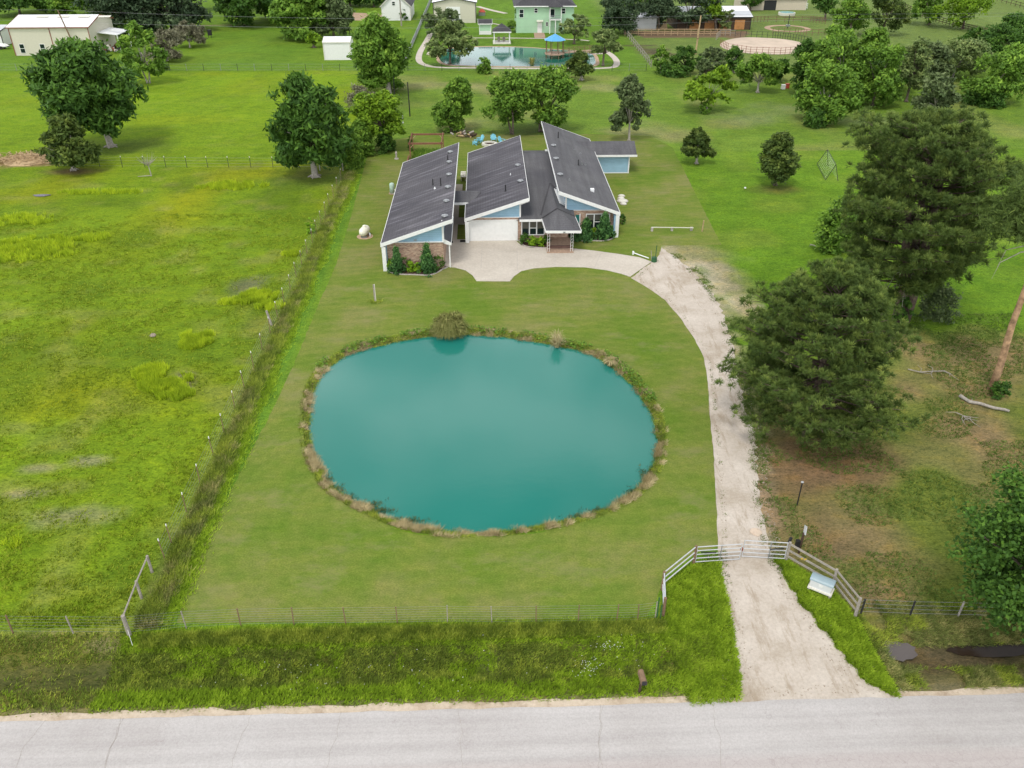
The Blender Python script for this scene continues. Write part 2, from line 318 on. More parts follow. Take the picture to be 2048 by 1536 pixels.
# ---------------------------------------------------------------- mesh helpers
OFF = {}
def tag(o, label=None, cat=None, group=None, kind=None):
    if label: o['label'] = label
    if cat: o['category'] = cat
    if group: o['group'] = group
    if kind: o['kind'] = kind
    return o
def thing(name, label, cat, loc, group=None, rz=0):
    o = bpy.data.objects.new(name, None); C.objects.link(o); o.empty_display_size = .3
    o.location = loc; o.rotation_euler = (0, 0, rz); OFF[o.name] = tuple(loc)
    return tag(o, label, cat, group)
class MB:
    def __init__(s): s.v = []; s.f = []
    def add(s, vs, fs):
        k = len(s.v); s.v += [tuple(map(float, q)) for q in vs]; s.f += [tuple(i+k for i in q) for q in fs]; return s
    def box(s, x0, y0, z0, x1, y1, z1):
        return s.add([(x0,y0,z0),(x1,y0,z0),(x1,y1,z0),(x0,y1,z0),(x0,y0,z1),(x1,y0,z1),(x1,y1,z1),(x0,y1,z1)], [(0,3,2,1),(4,5,6,7),(0,1,5,4),(1,2,6,5),(2,3,7,6),(3,0,4,7)])
    def beam(s, a, b, w, h, up=(0, 0, 1)):
        a, b = np.array(a, float), np.array(b, float); d = b-a; L = np.linalg.norm(d)
        if L < 1e-6: return s
        d /= L; u = np.array(up, float)
        if abs(d@u) > .98: u = np.array((1., 0, 0))
        r = np.cross(d, u); r /= np.linalg.norm(r); u = np.cross(r, d)
        q = [p + r*i*w/2 + u*j*h/2 for p in (a, b) for i, j in ((-1,-1),(1,-1),(1,1),(-1,1))]
        return s.add(q, [(0,1,2,3),(7,6,5,4),(0,4,5,1),(1,5,6,2),(2,6,7,3),(3,7,4,0)])
    def tube(s, pts, rad, n=8, cap=True):
        pts = [np.array(p, float) for p in pts]
        if not hasattr(rad, '__len__'): rad = [rad]*len(pts)
        rings = []
        for i, p in enumerate(pts):
            d = pts[min(i+1, len(pts)-1)] - pts[max(i-1, 0)]; d /= (np.linalg.norm(d)+1e-9)
            u = np.array((0, 0, 1.)) if abs(d[2]) < .9 else np.array((1., 0, 0))
            r = np.cross(d, u); r /= np.linalg.norm(r); u = np.cross(r, d)
            rings.append([p + rad[i]*(math.cos(t)*r+math.sin(t)*u) for t in (2*math.pi*k/n for k in range(n))])
        vs = [q for g in rings for q in g]; fs = []
        for i in range(len(pts)-1):
            for k in range(n): a = i*n+k; b_ = i*n+(k+1) % n; fs.append((a, b_, b_+n, a+n))
        if cap: fs += [tuple(range(n))[::-1], tuple(range((len(pts)-1)*n, len(pts)*n))]
        return s.add(vs, fs)
    def lathe(s, c, prof, n=20):
        return s.tube([(c[0], c[1], c[2]+z) for z, r in prof], [r for z, r in prof], n)
    def slab(s, poly, t):   # 3-D planar polygon given its thickness downwards
        n = len(poly); return s.add(list(poly)+[(p[0], p[1], p[2]-t) for p in poly], [tuple(range(n)), tuple(range(2*n-1, n-1, -1))]+[(i, i+n, (i+1) % n+n, (i+1) % n) for i in range(n)])
    def prism(s, poly, z0, z1):
        n = len(poly); return s.add([(x, y, z0) for x, y in poly]+[(x, y, z1) for x, y in poly], [tuple(range(n))[::-1], tuple(range(n, 2*n))]+[(i, (i+1) % n, (i+1) % n+n, i+n) for i in range(n)])
    def wallpoly(s, pts, y0, y1):   # polygon in x,z extruded along y
        n = len(pts); return s.add([(x, y0, z) for x, z in pts]+[(x, y1, z) for x, z in pts], [tuple(range(n)), tuple(range(2*n-1, n-1, -1))]+[(i, i+n, (i+1) % n+n, (i+1) % n) for i in range(n)])
    def build(s, name, mat, parent=None, label=None, smooth=False, local=False):
        me = bpy.data.meshes.new(name); ofs = (0, 0, 0)
        if parent is not None and not local: ofs = OFF.get(parent.name, (0, 0, 0))
        me.from_pydata([(x-ofs[0], y-ofs[1], z-ofs[2]) for x, y, z in s.v], [], s.f); me.materials.append(M[mat])
        if smooth: me.polygons.foreach_set('use_smooth', [True]*len(me.polygons))
        import bmesh
        bm = bmesh.new(); bm.from_mesh(me); bmesh.ops.recalc_face_normals(bm, faces=bm.faces); bm.to_mesh(me); bm.free()
        o = bpy.data.objects.new(name, me); C.objects.link(o); o.parent = parent; OFF[o.name] = ofs
        if label: o['label'] = label
        return o
def leafmesh(name, V, val, mat, parent=None, k=4):
    """V: (n,k,3) faces in world space, val: (n,) colour value"""
    n = V.shape[0]; ofs = np.array(OFF.get(parent.name, (0, 0, 0)) if parent is not None else (0, 0, 0))
    me = bpy.data.meshes.new(name); me.vertices.add(n*k); me.vertices.foreach_set('co', (V-ofs).reshape(-1).astype('f'))
    me.loops.add(n*k); me.loops.foreach_set('vertex_index', np.arange(n*k, dtype='i'))
    me.polygons.add(n); me.polygons.foreach_set('loop_start', np.arange(0, n*k, k, dtype='i')); me.polygons.foreach_set('loop_total', np.full(n, k, 'i'))
    a = me.attributes.new('v', 'FLOAT', 'FACE'); a.data.foreach_set('value', np.clip(val, 0, 1).astype('f'))
    me.update(); me.materials.append(M[mat])
    o = bpy.data.objects.new(name, me); C.objects.link(o); o.parent = parent; OFF[o.name] = tuple(ofs); return o
def nrm(a): return a/(np.linalg.norm(a, axis=-1, keepdims=True)+1e-9)
def leaves(P, out, size, aspect, up, rs):
    n = len(P); nv = nrm(out*.5 + rs.normal(size=(n, 3))*.42 + np.array((0, 0, .6)))
    a = nrm(out*.55 + rs.normal(size=(n, 3))*.55 + np.array((0, 0, up))); a = nrm(a-nv*np.sum(a*nv, 1, keepdims=True)*.8)
    b_ = nrm(np.cross(nv, a)); s = size*rs.uniform(.6, 1.35, (n, 1)); L = s*aspect; W = s
    return np.stack([P-a*L*.5, P+b_*W*.5, P+a*L*.5, P-b_*W*.5], 1)
def tufts(name, P, h, w, nb, spread, mat, label, seed=0, parent=None, lean=1.0, cat=None, base=.5):
    rs = np.random.RandomState(seed); P = np.asarray(P, float); n = len(P); h = np.broadcast_to(h, (n,))
    tone = rs.normal(base, .2, n)+(vnoise(P[:, 0], P[:, 1], .4, 21)-.5)*.9
    Q = np.repeat(P, nb, 0); H = np.repeat(h, nb)*rs.uniform(.6, 1.2, n*nb); t = rs.uniform(0, 6.283, n*nb)
    d = np.stack([np.cos(t), np.sin(t), np.zeros_like(t)], 1)
    o = Q + d*rs.uniform(0, spread, (n*nb, 1)); side = np.stack([-np.sin(t+1), np.cos(t+1), np.zeros_like(t)], 1)*w/2
    tip = o + d*(H*lean*rs.uniform(.2, 1.3, n*nb))[:, None] + np.array((0, 0, 1.))*H[:, None]
    V = np.stack([o-side, o+side, tip], 1)
    ob = leafmesh(name, V, np.repeat(tone, nb)+rs.normal(0, .2, n*nb), mat, parent, 3)
    if parent is None: tag(ob, label, cat, kind='stuff')
    return ob

# ---------------------------------------------------------------- outlines on the ground
POND = smooth_loop(ppoly([(622,850),(626,790),(650,745),(695,712),(770,690),(850,675),(940,671),(1020,677),(1100,690),(1180,710),(1232,742),(1275,788),(1303,835),(1311,885),(1300,938),(1262,985),(1200,1020),(1120,1043),(1030,1058),(930,1064),(850,1056),(780,1037),(720,1008),(668,975),(645,940),(627,900)], -.25), 6)
LAWN_PX = [(352,1246),(400,1105),(470,965),(540,830),(588,730),(632,620),(672,530),(700,440),(716,380),(735,310),(755,285),(830,273),(930,268),(1060,270),(1180,268),(1300,272),(1345,295),(1395,395),(1443,490),(1322,491),(1318,512),(1306,522),(1262,555),(1290,571),(1332,600),(1365,640),(1392,684),(1408,715),(1414,760),(1419,830),(1426,900),(1430,960),(1434,1030),(1436,1092),(1388,1108),(1330,1150),(1312,1200),(1290,1240),(1100,1243),(700,1245)]
LAWN = rough_loop(ppoly(LAWN_PX), .45, .05, 3)
PBANK = []
pc = np.mean(np.array(POND), 0)
for i, (x, y) in enumerate(POND):
    d = math.hypot(x-pc[0], y-pc[1]); e = .38 + .55*float(vnoise(x, y, 1.3)); PBANK.append((x+(x-pc[0])/d*e, y+(y-pc[1])/d*e))
_dr = (ppoly([(1262,556),(1290,572),(1330,600),(1362,638),(1390,680),(1408,715),(1415,760),(1420,830),(1427,900),(1430,960),(1434,1030),(1436,1100),(1442,1150),(1455,1205),(1465,1260),(1476,1330),(1482,1385),(1474,1413),(1560,1409),(1680,1406),(1790,1402),(1722,1352),(1650,1268),(1600,1200),(1568,1150),(1548,1110),(1528,1060),(1519,1000),(1514,940),(1510,880),(1498,840),(1478,760),(1464,690),(1450,640),(1435,600),(1408,565),(1370,528),(1322,494),(1318,512),(1306,522)]))
DRIVE = rough_loop(_dr[:17]+[_dr[17]], .5, .03, 4, False)+rough_loop(_dr[17:]+[_dr[0]], .4, .16, 5, False)
CONC = ppoly([(888.5,488),(890,533),(910,535.5),(931,541),(945,551),(953,562.5),(1019.5,563),(1028,553),(1043,542.5),(1068,537),(1112,534),(1170,535),(1214,541),(1243,548),(1260,554),(1303,524),(1280,515.5),(1236,508.5),(1185,501.5),(1141,497),(1096,496.4),(1062,497),(1043,491.5),(1034,484),(1031,480),(940,480.5),(934,488)])
ROAD_Y = 23.72

# ---------------------------------------------------------------- ground
def ax(*seg):
    o = []
    for a, b_, s in seg: o += list(np.arange(a, b_, s))
    return np.array(o)
gx = np.concatenate([[-4000,-1500,-600,-300,-200], np.arange(-150,-45,1.5), np.arange(-45,45,.4), np.arange(45,160,1.5), [200,300,600,1500,4000]])
gy = np.concatenate([[-600,-200,-60,0], np.arange(10,62,.33), np.arange(62,120,.7), np.arange(120,330,1.6), [360,450,700,1500,5000]])
GX, GY = np.meshgrid(gx, gy)
inp = inside(GX, GY, POND); dp = dist_line(GX, GY, POND)
Z = np.zeros_like(GX)
near = (np.abs(GX) < 160) & (GY < 335) & (GY > 5)
rough_z = (vnoise(GX, GY, 1.1)-.5)*.05 + (vnoise(GX, GY, 3.5, 2)-.5)*.06
inl = inside(GX, GY, LAWN) | inside(GX, GY, DRIVE) | inside(GX, GY, CONC) | (dist_line(GX, GY, DRIVE) < .8) | (dist_line(GX, GY, LAWN) < .7)
flatm = near & ~inl & (GY < 168) & (GY > 24.4)
Z[flatm] += rough_z[flatm] - .05
sd = np.where(inp, -dp, dp)
bank = near & (sd < .6)
zb = np.clip((sd-.6)*.5, -1.6, 0)
Z[bank] = (zb + (vnoise(GX, GY, .8, 5)-.5)*.12)[bank]
# roadside ditch
dit = np.exp(-((GY-26.2)/1.2)**2) * ((GX < 7.0) | (GX > 19))
dx = np.clip(np.minimum(np.abs(GX-7.5), 3)/3, 0, 1)*np.clip(np.minimum(np.abs(GX-18.2), 3)/3, 0, 1)
inroad = (GY > 24.2) & (GY < 29)
Z[inroad] -= (dit*dx*.45)[inroad]
Z[(GY < 24.0)] = -.02
tint = np.zeros(GX.shape+(3,))
def lay(mask, col):
    mk = np.clip(mask, 0, 1)[..., None]; tint[:] = tint*(1-mk) + np.array(col)*mk
def sm(a, lo, hi): return np.clip((a-lo)/(hi-lo), 0, 1)
def blob(px, py, rx, ry, soft=.5, nz=.5, ns=2.0):
    x, y = at(px, py); d = np.sqrt(((GX-x)/rx)**2+((GY-y)/ry)**2) + (vnoise(GX, GY, ns, int(px) % 13)-.5)*nz*2
    return sm(-d, -1-soft, -1+soft)
lay(np.ones_like(GX), (.115, .2, .02))
pas = GX < -17.5
lay(pas*1., (.14, .218, .012))
lay(pas*sm(vnoise(GX, GY, 9, 3), .5, .8), (.2, .235, .01))
lay(pas*sm(vnoise(GX, GY, 6, 4), .55, .85)*.8, (.1, .165, .012))
lay(pas*sm(vnoise(GX, GY, 2.2, 6), .62, .9)*.45, (.21, .21, .06))
lay(pas*sm(GY, 104, 112)*sm(-GY, -172, -165)*.6, (.15, .25, .012))
lay((GX > 14)*sm(-GY, -62, -48)*.85, (.12, .145, .03))
lay((GX > 14)*sm(-GY, -60, -36)*sm(vnoise(GX, GY, 3.2, 8), .4, .75)*.8, (.19, .165, .07))
lay((GX > 10)*sm(GY, 50, 60)*sm(-GY, -120, -100)*.7, (.105, .205, .014)); lay((GX > 10)*(GY > 50)*(GY < 120)*sm(vnoise(GX, GY, 5, 41), .5, .8)*.6, (.155, .22, .03)); lay((GX > 16)*(GY > 55)*(GY < 75)*sm(vnoise(GX, GY, 6, 43), .4, .7)*.5, (.075, .16, .01))
lay((GY > 112)*(GY < 168)*(GX > -17)*.6, (.12, .195, .03))
lay((GY > 112)*(GY < 168)*(GX > -17)*sm(vnoise(GX, GY, 7, 9), .55, .8)*.6, (.2, .21, .07))
lay(sm(GY, 169, 172)*.8, (.1, .19, .022))
lay(sm(GY, 169, 172)*sm(GX, 32, 36)*.7, (.14, .18, .06))
# verge by the road
vg = (GY < 28.8)*(GY > 22)*1.
lay(vg, (.11, .145, .02)); lay(vg*sm(vnoise(GX, GY, .9, 31), .5, .8)*.8, (.17, .16, .06)); lay(vg*sm(vnoise(GX, GY, .6, 33), .55, .8)*.8, (.06, .085, .02)); lay(vg*sm(-GX, 18, 20)*.8, (.13, .13, .03))
lay(vg*np.exp(-((GY-26.3)/.9)**2)*.7, (.07, .075, .03)); lay(vg*sm(GX, 19, 20.5)*.9, (.14, .125, .055))
lay(vg*sm(-GY, -24.8, -24.2)*.35, (.3, .25, .16))
tri = inside(GX, GY, ppoly([(1300,1245),(1325,1235),(1325,1165),(1392,1122),(1440,1120),(1480,1400),(1380,1410),(1350,1300)])) | inside(GX, GY, ppoly([(1540,1118),(1572,1118),(1660,1175),(1715,1235),(1750,1290),(1800,1395),(1720,1360),(1600,1210)]))
lay(tri*.95, (.08, .14, .01))
# bare, worn and darker patches
dirtc = (.25, .155, .095)
for a in [(1620,900,3.8,3.4,.35,.3),(1560,960,2.3,3.0,.4,.3),(1700,930,3,2,.5,.4)]: lay(blob(*a)*.8, (.19, .12, .07))
for a in [(1900,760,4.5,4,.6,.6),(2010,900,2.4,2.6,.4,.4),(1850,690,4,2,.6,.6),(1990,720,3,2,.6,.6),(1730,1080,2.2,3.0,.6,.5),(1640,1090,1.5,2.5,.6,.5),(1760,1190,1.5,1,.6,.4),(1990,1190,1.3,.6,.6,.4),(2040,700,5,3,.6,.5),(1950,850,3,1.5,.6,.6)]: lay(blob(*a)*.75, (.22, .155, .085))
dd0 = dist_line(GX, GY, DRIVE); lay(near*(dd0 < 3)*(GX > 13)*(GY > 30)*sm(-dd0, -1.3, -.1)*sm(vnoise(GX, GY, .7, 40), .25, .6)*.85, (.34, .285, .2))
for a in [(1490,615,1.0,2.2,.4,.7),(1440,560,1.5,3.2,.4,.7),(1395,525,1.6,1.6,.4,.6),(1345,505,.8,1.4,.4,.5)]: lay(blob(*a, 1.0)*.85, (.46, .4, .31))
for a in [(1460,1070,.8,4,.6,.4),(1540,1020,.6,4,.6,.4)]: lay(blob(*a)*.6, dirtc)
for a in [(1490,610,1.2,3.0,.5,.6),(1455,560,1.6,4,.6,.6),(1400,510,3.0,2.2,.6,.5),(1380,497,2,1.5,.5,.3)]: lay(blob(*a)*.7, (.25, .22, .12))
lay(blob(70,318,5.5,3.2,.2,.25)*.95, (.27, .18, .1)); lay(blob(140,342,3.5,1.2,.4,.4)*.8, (.16, .1, .06)); lay(blob(1548,378,2.5,1.5,.5,.3)*.7, (.1, .075, .03))
for a in [(1180,985+0,0,0)]: pass
for a in [(150,1030,2.2,.9),(60,985,1.4,.4),(80,935,1.1,.4),(170,920,1.2,.5),(520,745,.6,.8),(365,765,.8,1.2),(495,575,1.6,1.8)]: lay(blob(*a, .6, .5, 1.2)*.7, (.24, .22, .13))
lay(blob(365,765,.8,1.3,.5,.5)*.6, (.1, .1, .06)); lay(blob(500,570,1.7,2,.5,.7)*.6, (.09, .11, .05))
for a in [(1310,262,4,4),(1000,175,9,4),(1205,175,7,3),(860,170,7,2.5),(1290,290,2,4),(1240,262,3,2),(940,250,3,3)]: lay(blob(*a, .6, .6, 3)*.55, (.26, .24, .12))
for a in [(1500,235,6,3),(1580,215,5,3),(1720,240,6,3),(1900,105,7,6)]: lay(blob(*a, .6, .6, 3)*.4, (.24, .25, .15))
for a in [(222,296,6,4),(630,355,4.5,4),(775,200,5,6),(1030,268,5,4),(1085,258,4,4),(905,262,3,2),(1258,280,1.6,1.5)]: lay(blob(*a, .6, .4)*.5, (.075, .1, .03))  # darker ground round the feet of the trees
lay(blob(1325,1290,.55,.7,.35,.7)*.9, (.14, .1, .065)); lay(blob(1340,1310,.25,.4,.3,.7)*.9, (.3, .18, .12)); lay(blob(1400,1365,.5,.45,.3,.5)*.85, (.34, .34, .14))
lay(blob(200,1120,.01,.01)*0, dirtc); lay(blob(215,1285,.7,.35,.4,.6)*.7, (.3, .26, .13)); lay(blob(235,1375,.6,.25,.4,.6)*.7, (.24, .18, .12)); lay(blob(100,1265,3,.2,.5,.7)*.7, (.28, .24, .11))
for a in [(1250,1322,.6,.6),(980,1320,.5,.5)]: lay(blob(*a, .4, .6)*.3, (.2, .2, .12))
lay(blob(1900,1300,3.2,.9,.4,.5)*.8, (.1, .075, .045)); lay(blob(1480,160,5,3,.5,.5)*.4, (.13,.12,.08))
# churned paddock by the barn
lay(inside(GX, GY, ppoly([(1255,62),(1500,62),(1490,76),(1290,76)]))*.95, (.16, .105, .075))
for a in [(1305,100,3,4),(1330,108,5,1.5),(1280,92,3,1.5)]: lay(blob(*a, .3, .6)*.8, (.09, .07, .05))
lay(bank*(sd < .9)*sm(-sd, -.9, -.3), (.17, .15, .07)); lay((sd < -.2)*near, (.1, .12, .08))
# band of lush growth along the left fence
fl_ = (GY > 29)*(GY < 104)*np.exp(-((GX+16.35-.4*vnoise(GX,GY,4,3))/.6)**2)
lay(fl_*.9, (.09, .19, .02)); fl2 = (GY > 29)*(GY < 104)*np.exp(-((GX+17.6)/.8)**2); lay(fl2*.7, (.15, .16, .06))
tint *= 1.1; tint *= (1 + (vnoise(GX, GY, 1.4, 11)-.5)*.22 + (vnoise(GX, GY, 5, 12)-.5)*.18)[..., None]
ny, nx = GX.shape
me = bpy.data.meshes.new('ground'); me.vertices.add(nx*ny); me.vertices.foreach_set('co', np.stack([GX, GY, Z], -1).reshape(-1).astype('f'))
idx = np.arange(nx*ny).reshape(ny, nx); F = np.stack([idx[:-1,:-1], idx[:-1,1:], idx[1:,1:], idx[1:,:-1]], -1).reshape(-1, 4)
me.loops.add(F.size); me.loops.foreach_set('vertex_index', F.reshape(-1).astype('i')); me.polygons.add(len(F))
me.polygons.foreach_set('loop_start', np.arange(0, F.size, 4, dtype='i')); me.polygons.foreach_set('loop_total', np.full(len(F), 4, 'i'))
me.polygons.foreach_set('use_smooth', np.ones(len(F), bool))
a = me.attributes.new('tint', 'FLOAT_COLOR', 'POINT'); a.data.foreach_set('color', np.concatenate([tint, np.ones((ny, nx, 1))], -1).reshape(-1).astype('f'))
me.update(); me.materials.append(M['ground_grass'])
go = bpy.data.objects.new('ground', me); C.objects.link(go); tag(go, kind='structure')
def gz(x, y):
    j = min(max(np.searchsorted(gx, x)-1, 0), nx-2); i = min(max(np.searchsorted(gy, y)-1, 0), ny-2)
    tx, ty = (x-gx[j])/(gx[j+1]-gx[j]), (y-gy[i])/(gy[i+1]-gy[i])
    return float((Z[i,j]*(1-tx)+Z[i,j+1]*tx)*(1-ty)+(Z[i+1,j]*(1-tx)+Z[i+1,j+1]*tx)*ty)
def gzv(x, y):
    j = np.clip(np.searchsorted(gx, x)-1, 0, nx-2); i = np.clip(np.searchsorted(gy, y)-1, 0, ny-2)
    tx, ty = (x-gx[j])/(gx[j+1]-gx[j]), (y-gy[i])/(gy[i+1]-gy[i])
    return (Z[i,j]*(1-tx)+Z[i,j+1]*tx)*(1-ty)+(Z[i+1,j]*(1-tx)+Z[i+1,j+1]*tx)*ty
import bmesh
def sheet(name, loops, z, mat, kind='structure'):
    bm = bmesh.new(); es = []
    for lp in loops:
        vs_ = [bm.verts.new((x, y, z)) for x, y in lp]
        es += [bm.edges.new((vs_[i], vs_[(i+1) % len(vs_)])) for i in range(len(vs_))]
    bmesh.ops.triangle_fill(bm, use_beauty=True, use_dissolve=False, edges=es, normal=(0, 0, 1))
    for f in bm.faces:
        if f.normal.z < 0: f.normal_flip()
    me = bpy.data.meshes.new(name); bm.to_mesh(me); bm.free(); me.materials.append(M[mat])
    o = bpy.data.objects.new(name, me); C.objects.link(o)
    if kind: tag(o, kind=kind)
    return o
sheet('lawn', [LAWN, PBANK], .004, 'lawn_grass')
sheet('pond_water', [[(x+(x-pc[0])*.06, y+(y-pc[1])*.06) for x, y in POND]], -.25, 'pond_teal')
sheet('gravel_driveway', [DRIVE], .01, 'gravel')
shp = [(-60, 24.0)]+[(x, ROAD_Y+.18+.3*float(vnoise(x, 3, 1.3))*(1 if x < 9.4 or x > 18 else .1)) for x in np.arange(-60, 60, .3)]+[(60, 23), (-60, 23)]
sheet('road_shoulder', [shp], .006, 'shoulder_dirt')
rd = [(x, ROAD_Y-.08+.09*float(vnoise(x, 9, .9))) for x in np.arange(-90, 90, .4)]+[(90, 16.9), (-90, 16.9)]
MB().prism(rd, -.1, .03).build('road', 'road_surface')['kind'] = 'structure'
# concrete slab with its saw cuts as gaps
o = MB().prism(CONC, -.08, .045).build('concrete_driveway', 'concrete'); tag(o, kind='structure')
jn = MB()
for p, q in [((965,482),(962,536)),((895,505),(1034,503)),((1034,497),(1035,541)),((1110,498),(1110,533.5)),((1201,508),(1189,535.5))]:
    jn.beam(A3(*p, .047), A3(*q, .047), .028, .005)
jn.build('control_joints', 'stone', o)
# cracks across the road: thin dark fillings
ck = MB(); rr = random.Random(4)
for px in (92, 240, 246, 500, 680, 915, 1205, 1211, 1437):
    x, y = at(px, 1440); pts = [(x, ROAD_Y, .033)]
    while pts[-1][1] > 20: pts.append((pts[-1][0]+rr.uniform(-.1, .08), pts[-1][1]-.25, .033))
    for p, q in zip(pts, pts[1:]): ck.beam(p, q, .011, .003)
ck.build('road_cracks', 'grey_wood')['kind'] = 'structure'
# puddles in the ditch
def pud(name, cx, cy, rx, ry, z, seed):
    rs_ = random.Random(seed); return sheet(name, [[(cx+rx*math.cos(t)*(1+rs_.uniform(-.12, .12)), cy+ry*math.sin(t)*(1+rs_.uniform(-.15, .15))) for t in (k*6.283/26 for k in range(26))]], z, 'puddle')
x, y = at(1788, 1302, -.2); pud('puddle_water', x, y, 1.1, .62, gz(x, y)+.1, 1)
x, y = at(1990, 1294, -.2); pud('puddle_water', x, y, 2.4, .42, gz(x, y)+.1, 2).data.materials[0] = M['puddle_dark']

# ---------------------------------------------------------------- the house
H = thing('brick_house', 'brick and pale blue house with three tall mono-pitch grey shingle roofs beyond the round pond', 'house', (2, 88, 0))
def mono(x0, z0, x1, z1, y0, y1, wl, wr, wy0, wy1, brick_z=2.75):
    """one mono-pitch wing: roof plane from (x0,z0) to (x1,z1)"""
    sl_ = (z1-z0)/(x1-x0); zr = lambda x: z0+(x-x0)*sl_
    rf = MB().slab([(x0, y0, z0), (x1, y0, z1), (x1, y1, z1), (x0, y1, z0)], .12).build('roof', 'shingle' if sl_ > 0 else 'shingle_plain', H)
    th = .34
    for yy in (y0-.05, y1+.003):
        MB().wallpoly([(x0-.06, z0+.02), (x1+.06, z1+.02), (x1+.06, z1-th), (x0-.06, z0-th)], yy, yy+.047).build('fascia', 'white_paint', rf)
    for xx, zz in ((x0, z0), (x1, z1)):
        MB().box(xx-.05 if xx == x0 else xx+.003, y0, zz-.26, xx-.003 if xx == x0 else xx+.05, y1, zz+.03).build('edge_trim', 'white_paint', rf)
    b_ = MB().wallpoly([(wl, 0), (wr, 0), (wr, min(brick_z, zr(wr)-.14)), (wl, min(brick_z, zr(wl)-.14))], wy0, wy1)
    # brick stops at the siding line or under the low eave
    xc = x0+(brick_z+.14-z0)/sl_; lo, hi = (wl, wr)
    lowx = max(lo, min(hi, xc))
    if sl_ > 0:
        b_ = MB().wallpoly([(wl, 0), (wr, 0), (wr, brick_z), (lowx, brick_z)] + ([(wl, zr(wl)-.14)] if lowx > wl else []), wy0, wy1)
        s_ = MB().wallpoly([(lowx, brick_z), (wr, brick_z), (wr, zr(wr)-.13)], wy0+.03, wy1-.03)
    else:
        b_ = MB().wallpoly([(wl, 0), (wr, 0)] + ([(wr, zr(wr)-.14)] if lowx < wr else []) + [(lowx, brick_z), (wl, brick_z)], wy0, wy1)
        s_ = MB().wallpoly([(wl, brick_z), (lowx, brick_z), (wl, zr(wl)-.13)], wy0+.03, wy1-.03)
    b_.build('wall', 'brick', H, 'brick wall'); s_.build('wall', 'siding', H, 'pale blue lap siding wall')
    return rf, zr
def vent(rf, zr, x, y, slope):
    z = zr(x)
    MB().lathe((x, y, z-.02), [(0, .2), (.12, .2)], 10).build('vent', 'grey_metal', rf)
    m_ = MB().lathe((x, y, z+.1), [(0, .34), (.06, .33), (.12, .2), (.14, .02)], 14); m_.build('vent_cap', 'grey_metal', rf, smooth=True)
def pipe(rf, zr, x, y, h, r=.05, mat='dark_metal'):
    z = zr(x); MB().lathe((x, y, z-.05), [(0, r*1.9), (.12, r*1.7), (.13, r), (h, r)], 8).build('vent_pipe', mat, rf)
rfA, zA = mono(-10.06, 2.82, -3.27, 5.18, 72.6, 98.5, -9.6, -4.23, 73.1, 98.0)
for px, py in ((895,436-2),(898,404),(901,376),(903,351),(903,325),(905,305)):
    x, y = at(px, py-2, 5.0); vent(rfA, zA, x-.25, y, .35)
for px, py, h in ((866,372,.7),(882,379,.85),(896,330,.6),(870,382,.25)):
    x, y = at(px, py, 4.2); pipe(rfA, zA, x, y, h, .06, 'dark_metal' if h > .3 else 'white_metal')
rfB, zB = mono(-2.26, 2.64, 4.25, 4.78, 79.5, 103.0, -1.9, 3.38, 80.02, 102.5, 2.56)
for px, py in ((1036,331),(1041,363)):
    x, y = at(px, py, 4.6); vent(rfB, zB, x, y, .35)
x, y = at(1011, 383, 4.0); pipe(rfB, zB, x, y, .75, .07)
x, y = at(1021, 351, 4.2); pipe(rfB, zB, x, y, .25, .04, 'white_metal')
rfC, zC = mono(7.35, 5.07, 13.74, 2.71, 80.6, 108.7, 8.2, 13.42, 81.25, 108.2, 2.8)
for px, py in ((1107,292),(1112,319),(1120,351)):
    x, y = at(px, py, 4.8); vent(rfC, zC, x, y, -.35)
for px, py, h in ((1116,284,.8),(1157,329,.7),(1163.5,325,.35),(1171,323,.3),(1138,372,.3),(1149,298,.12),(1161,301,.1)):
    x, y = at(px, py, 3.9); pipe(rfC, zC, x, y, h, .06, 'dark_metal' if h > .5 else 'grey_metal')
x, y = at(1184, 388, 3.3); MB().box(x-.2, y-.2, zC(x)-.1, x+.2, y+.2, zC(x)+.28).build('vent', 'white_metal', rfC)
# white corner piers at the ends of the overhangs
for x0, y0, z1 in ((-10.05, 72.62, 2.5), (-2.27, 79.45, 2.3), (13.37, 80.58, 2.45)):
    MB().box(x0, y0, 0, x0+.37, y0+.42, z1).build('pier', 'white_paint', H)
MB().box(-9.68, 73.06, .0, -9.6, 74.3, 2.5).build('wall_panel', 'siding', H)
MB().box(13.2, 80.62, .0, 13.36, 81.22, 2.4).build('wall_panel', 'siding', H)
# high side walls with corner boards under the ridges
MB().box(-4.3, 73.04, 2.76, -4.12, 73.24, 4.85).build('corner_board', 'white_paint', H)
MB().box(3.3, 79.96, 2.57, 3.46, 80.14, 4.38).build('corner_board', 'white_paint', H)
MB().box(8.1, 81.2, 2.9, 8.26, 81.4, 4.68).build('corner_board', 'white_paint', H)
for a, b_ in (((-4.2, 73.4, 4.4), (-3.35, 72.75, 4.75)), ((3.4, 80.1, 3.9), (4.15, 79.65, 4.35)), ((8.3, 81.2, 4.2), (7.6, 80.75, 4.6))):
    MB().beam(a, b_, .12, .16).build('bracket', 'white_paint', H)
MB().box(-7.0, 73.04, 2.9, -6.7, 73.09, 3.02).build('light', 'grey_metal', H)
MB().box(-9.6, 73.0, 2.72, -4.2, 73.096, 2.8).build('trim', 'white_paint', H)
MB().box(-1.5, 79.95, 2.53, 3.3, 80.015, 2.6).build('trim', 'white_paint', H)
MB().box(9.0, 81.18, 2.77, 13.3, 81.245, 2.83).build('trim', 'white_paint', H)
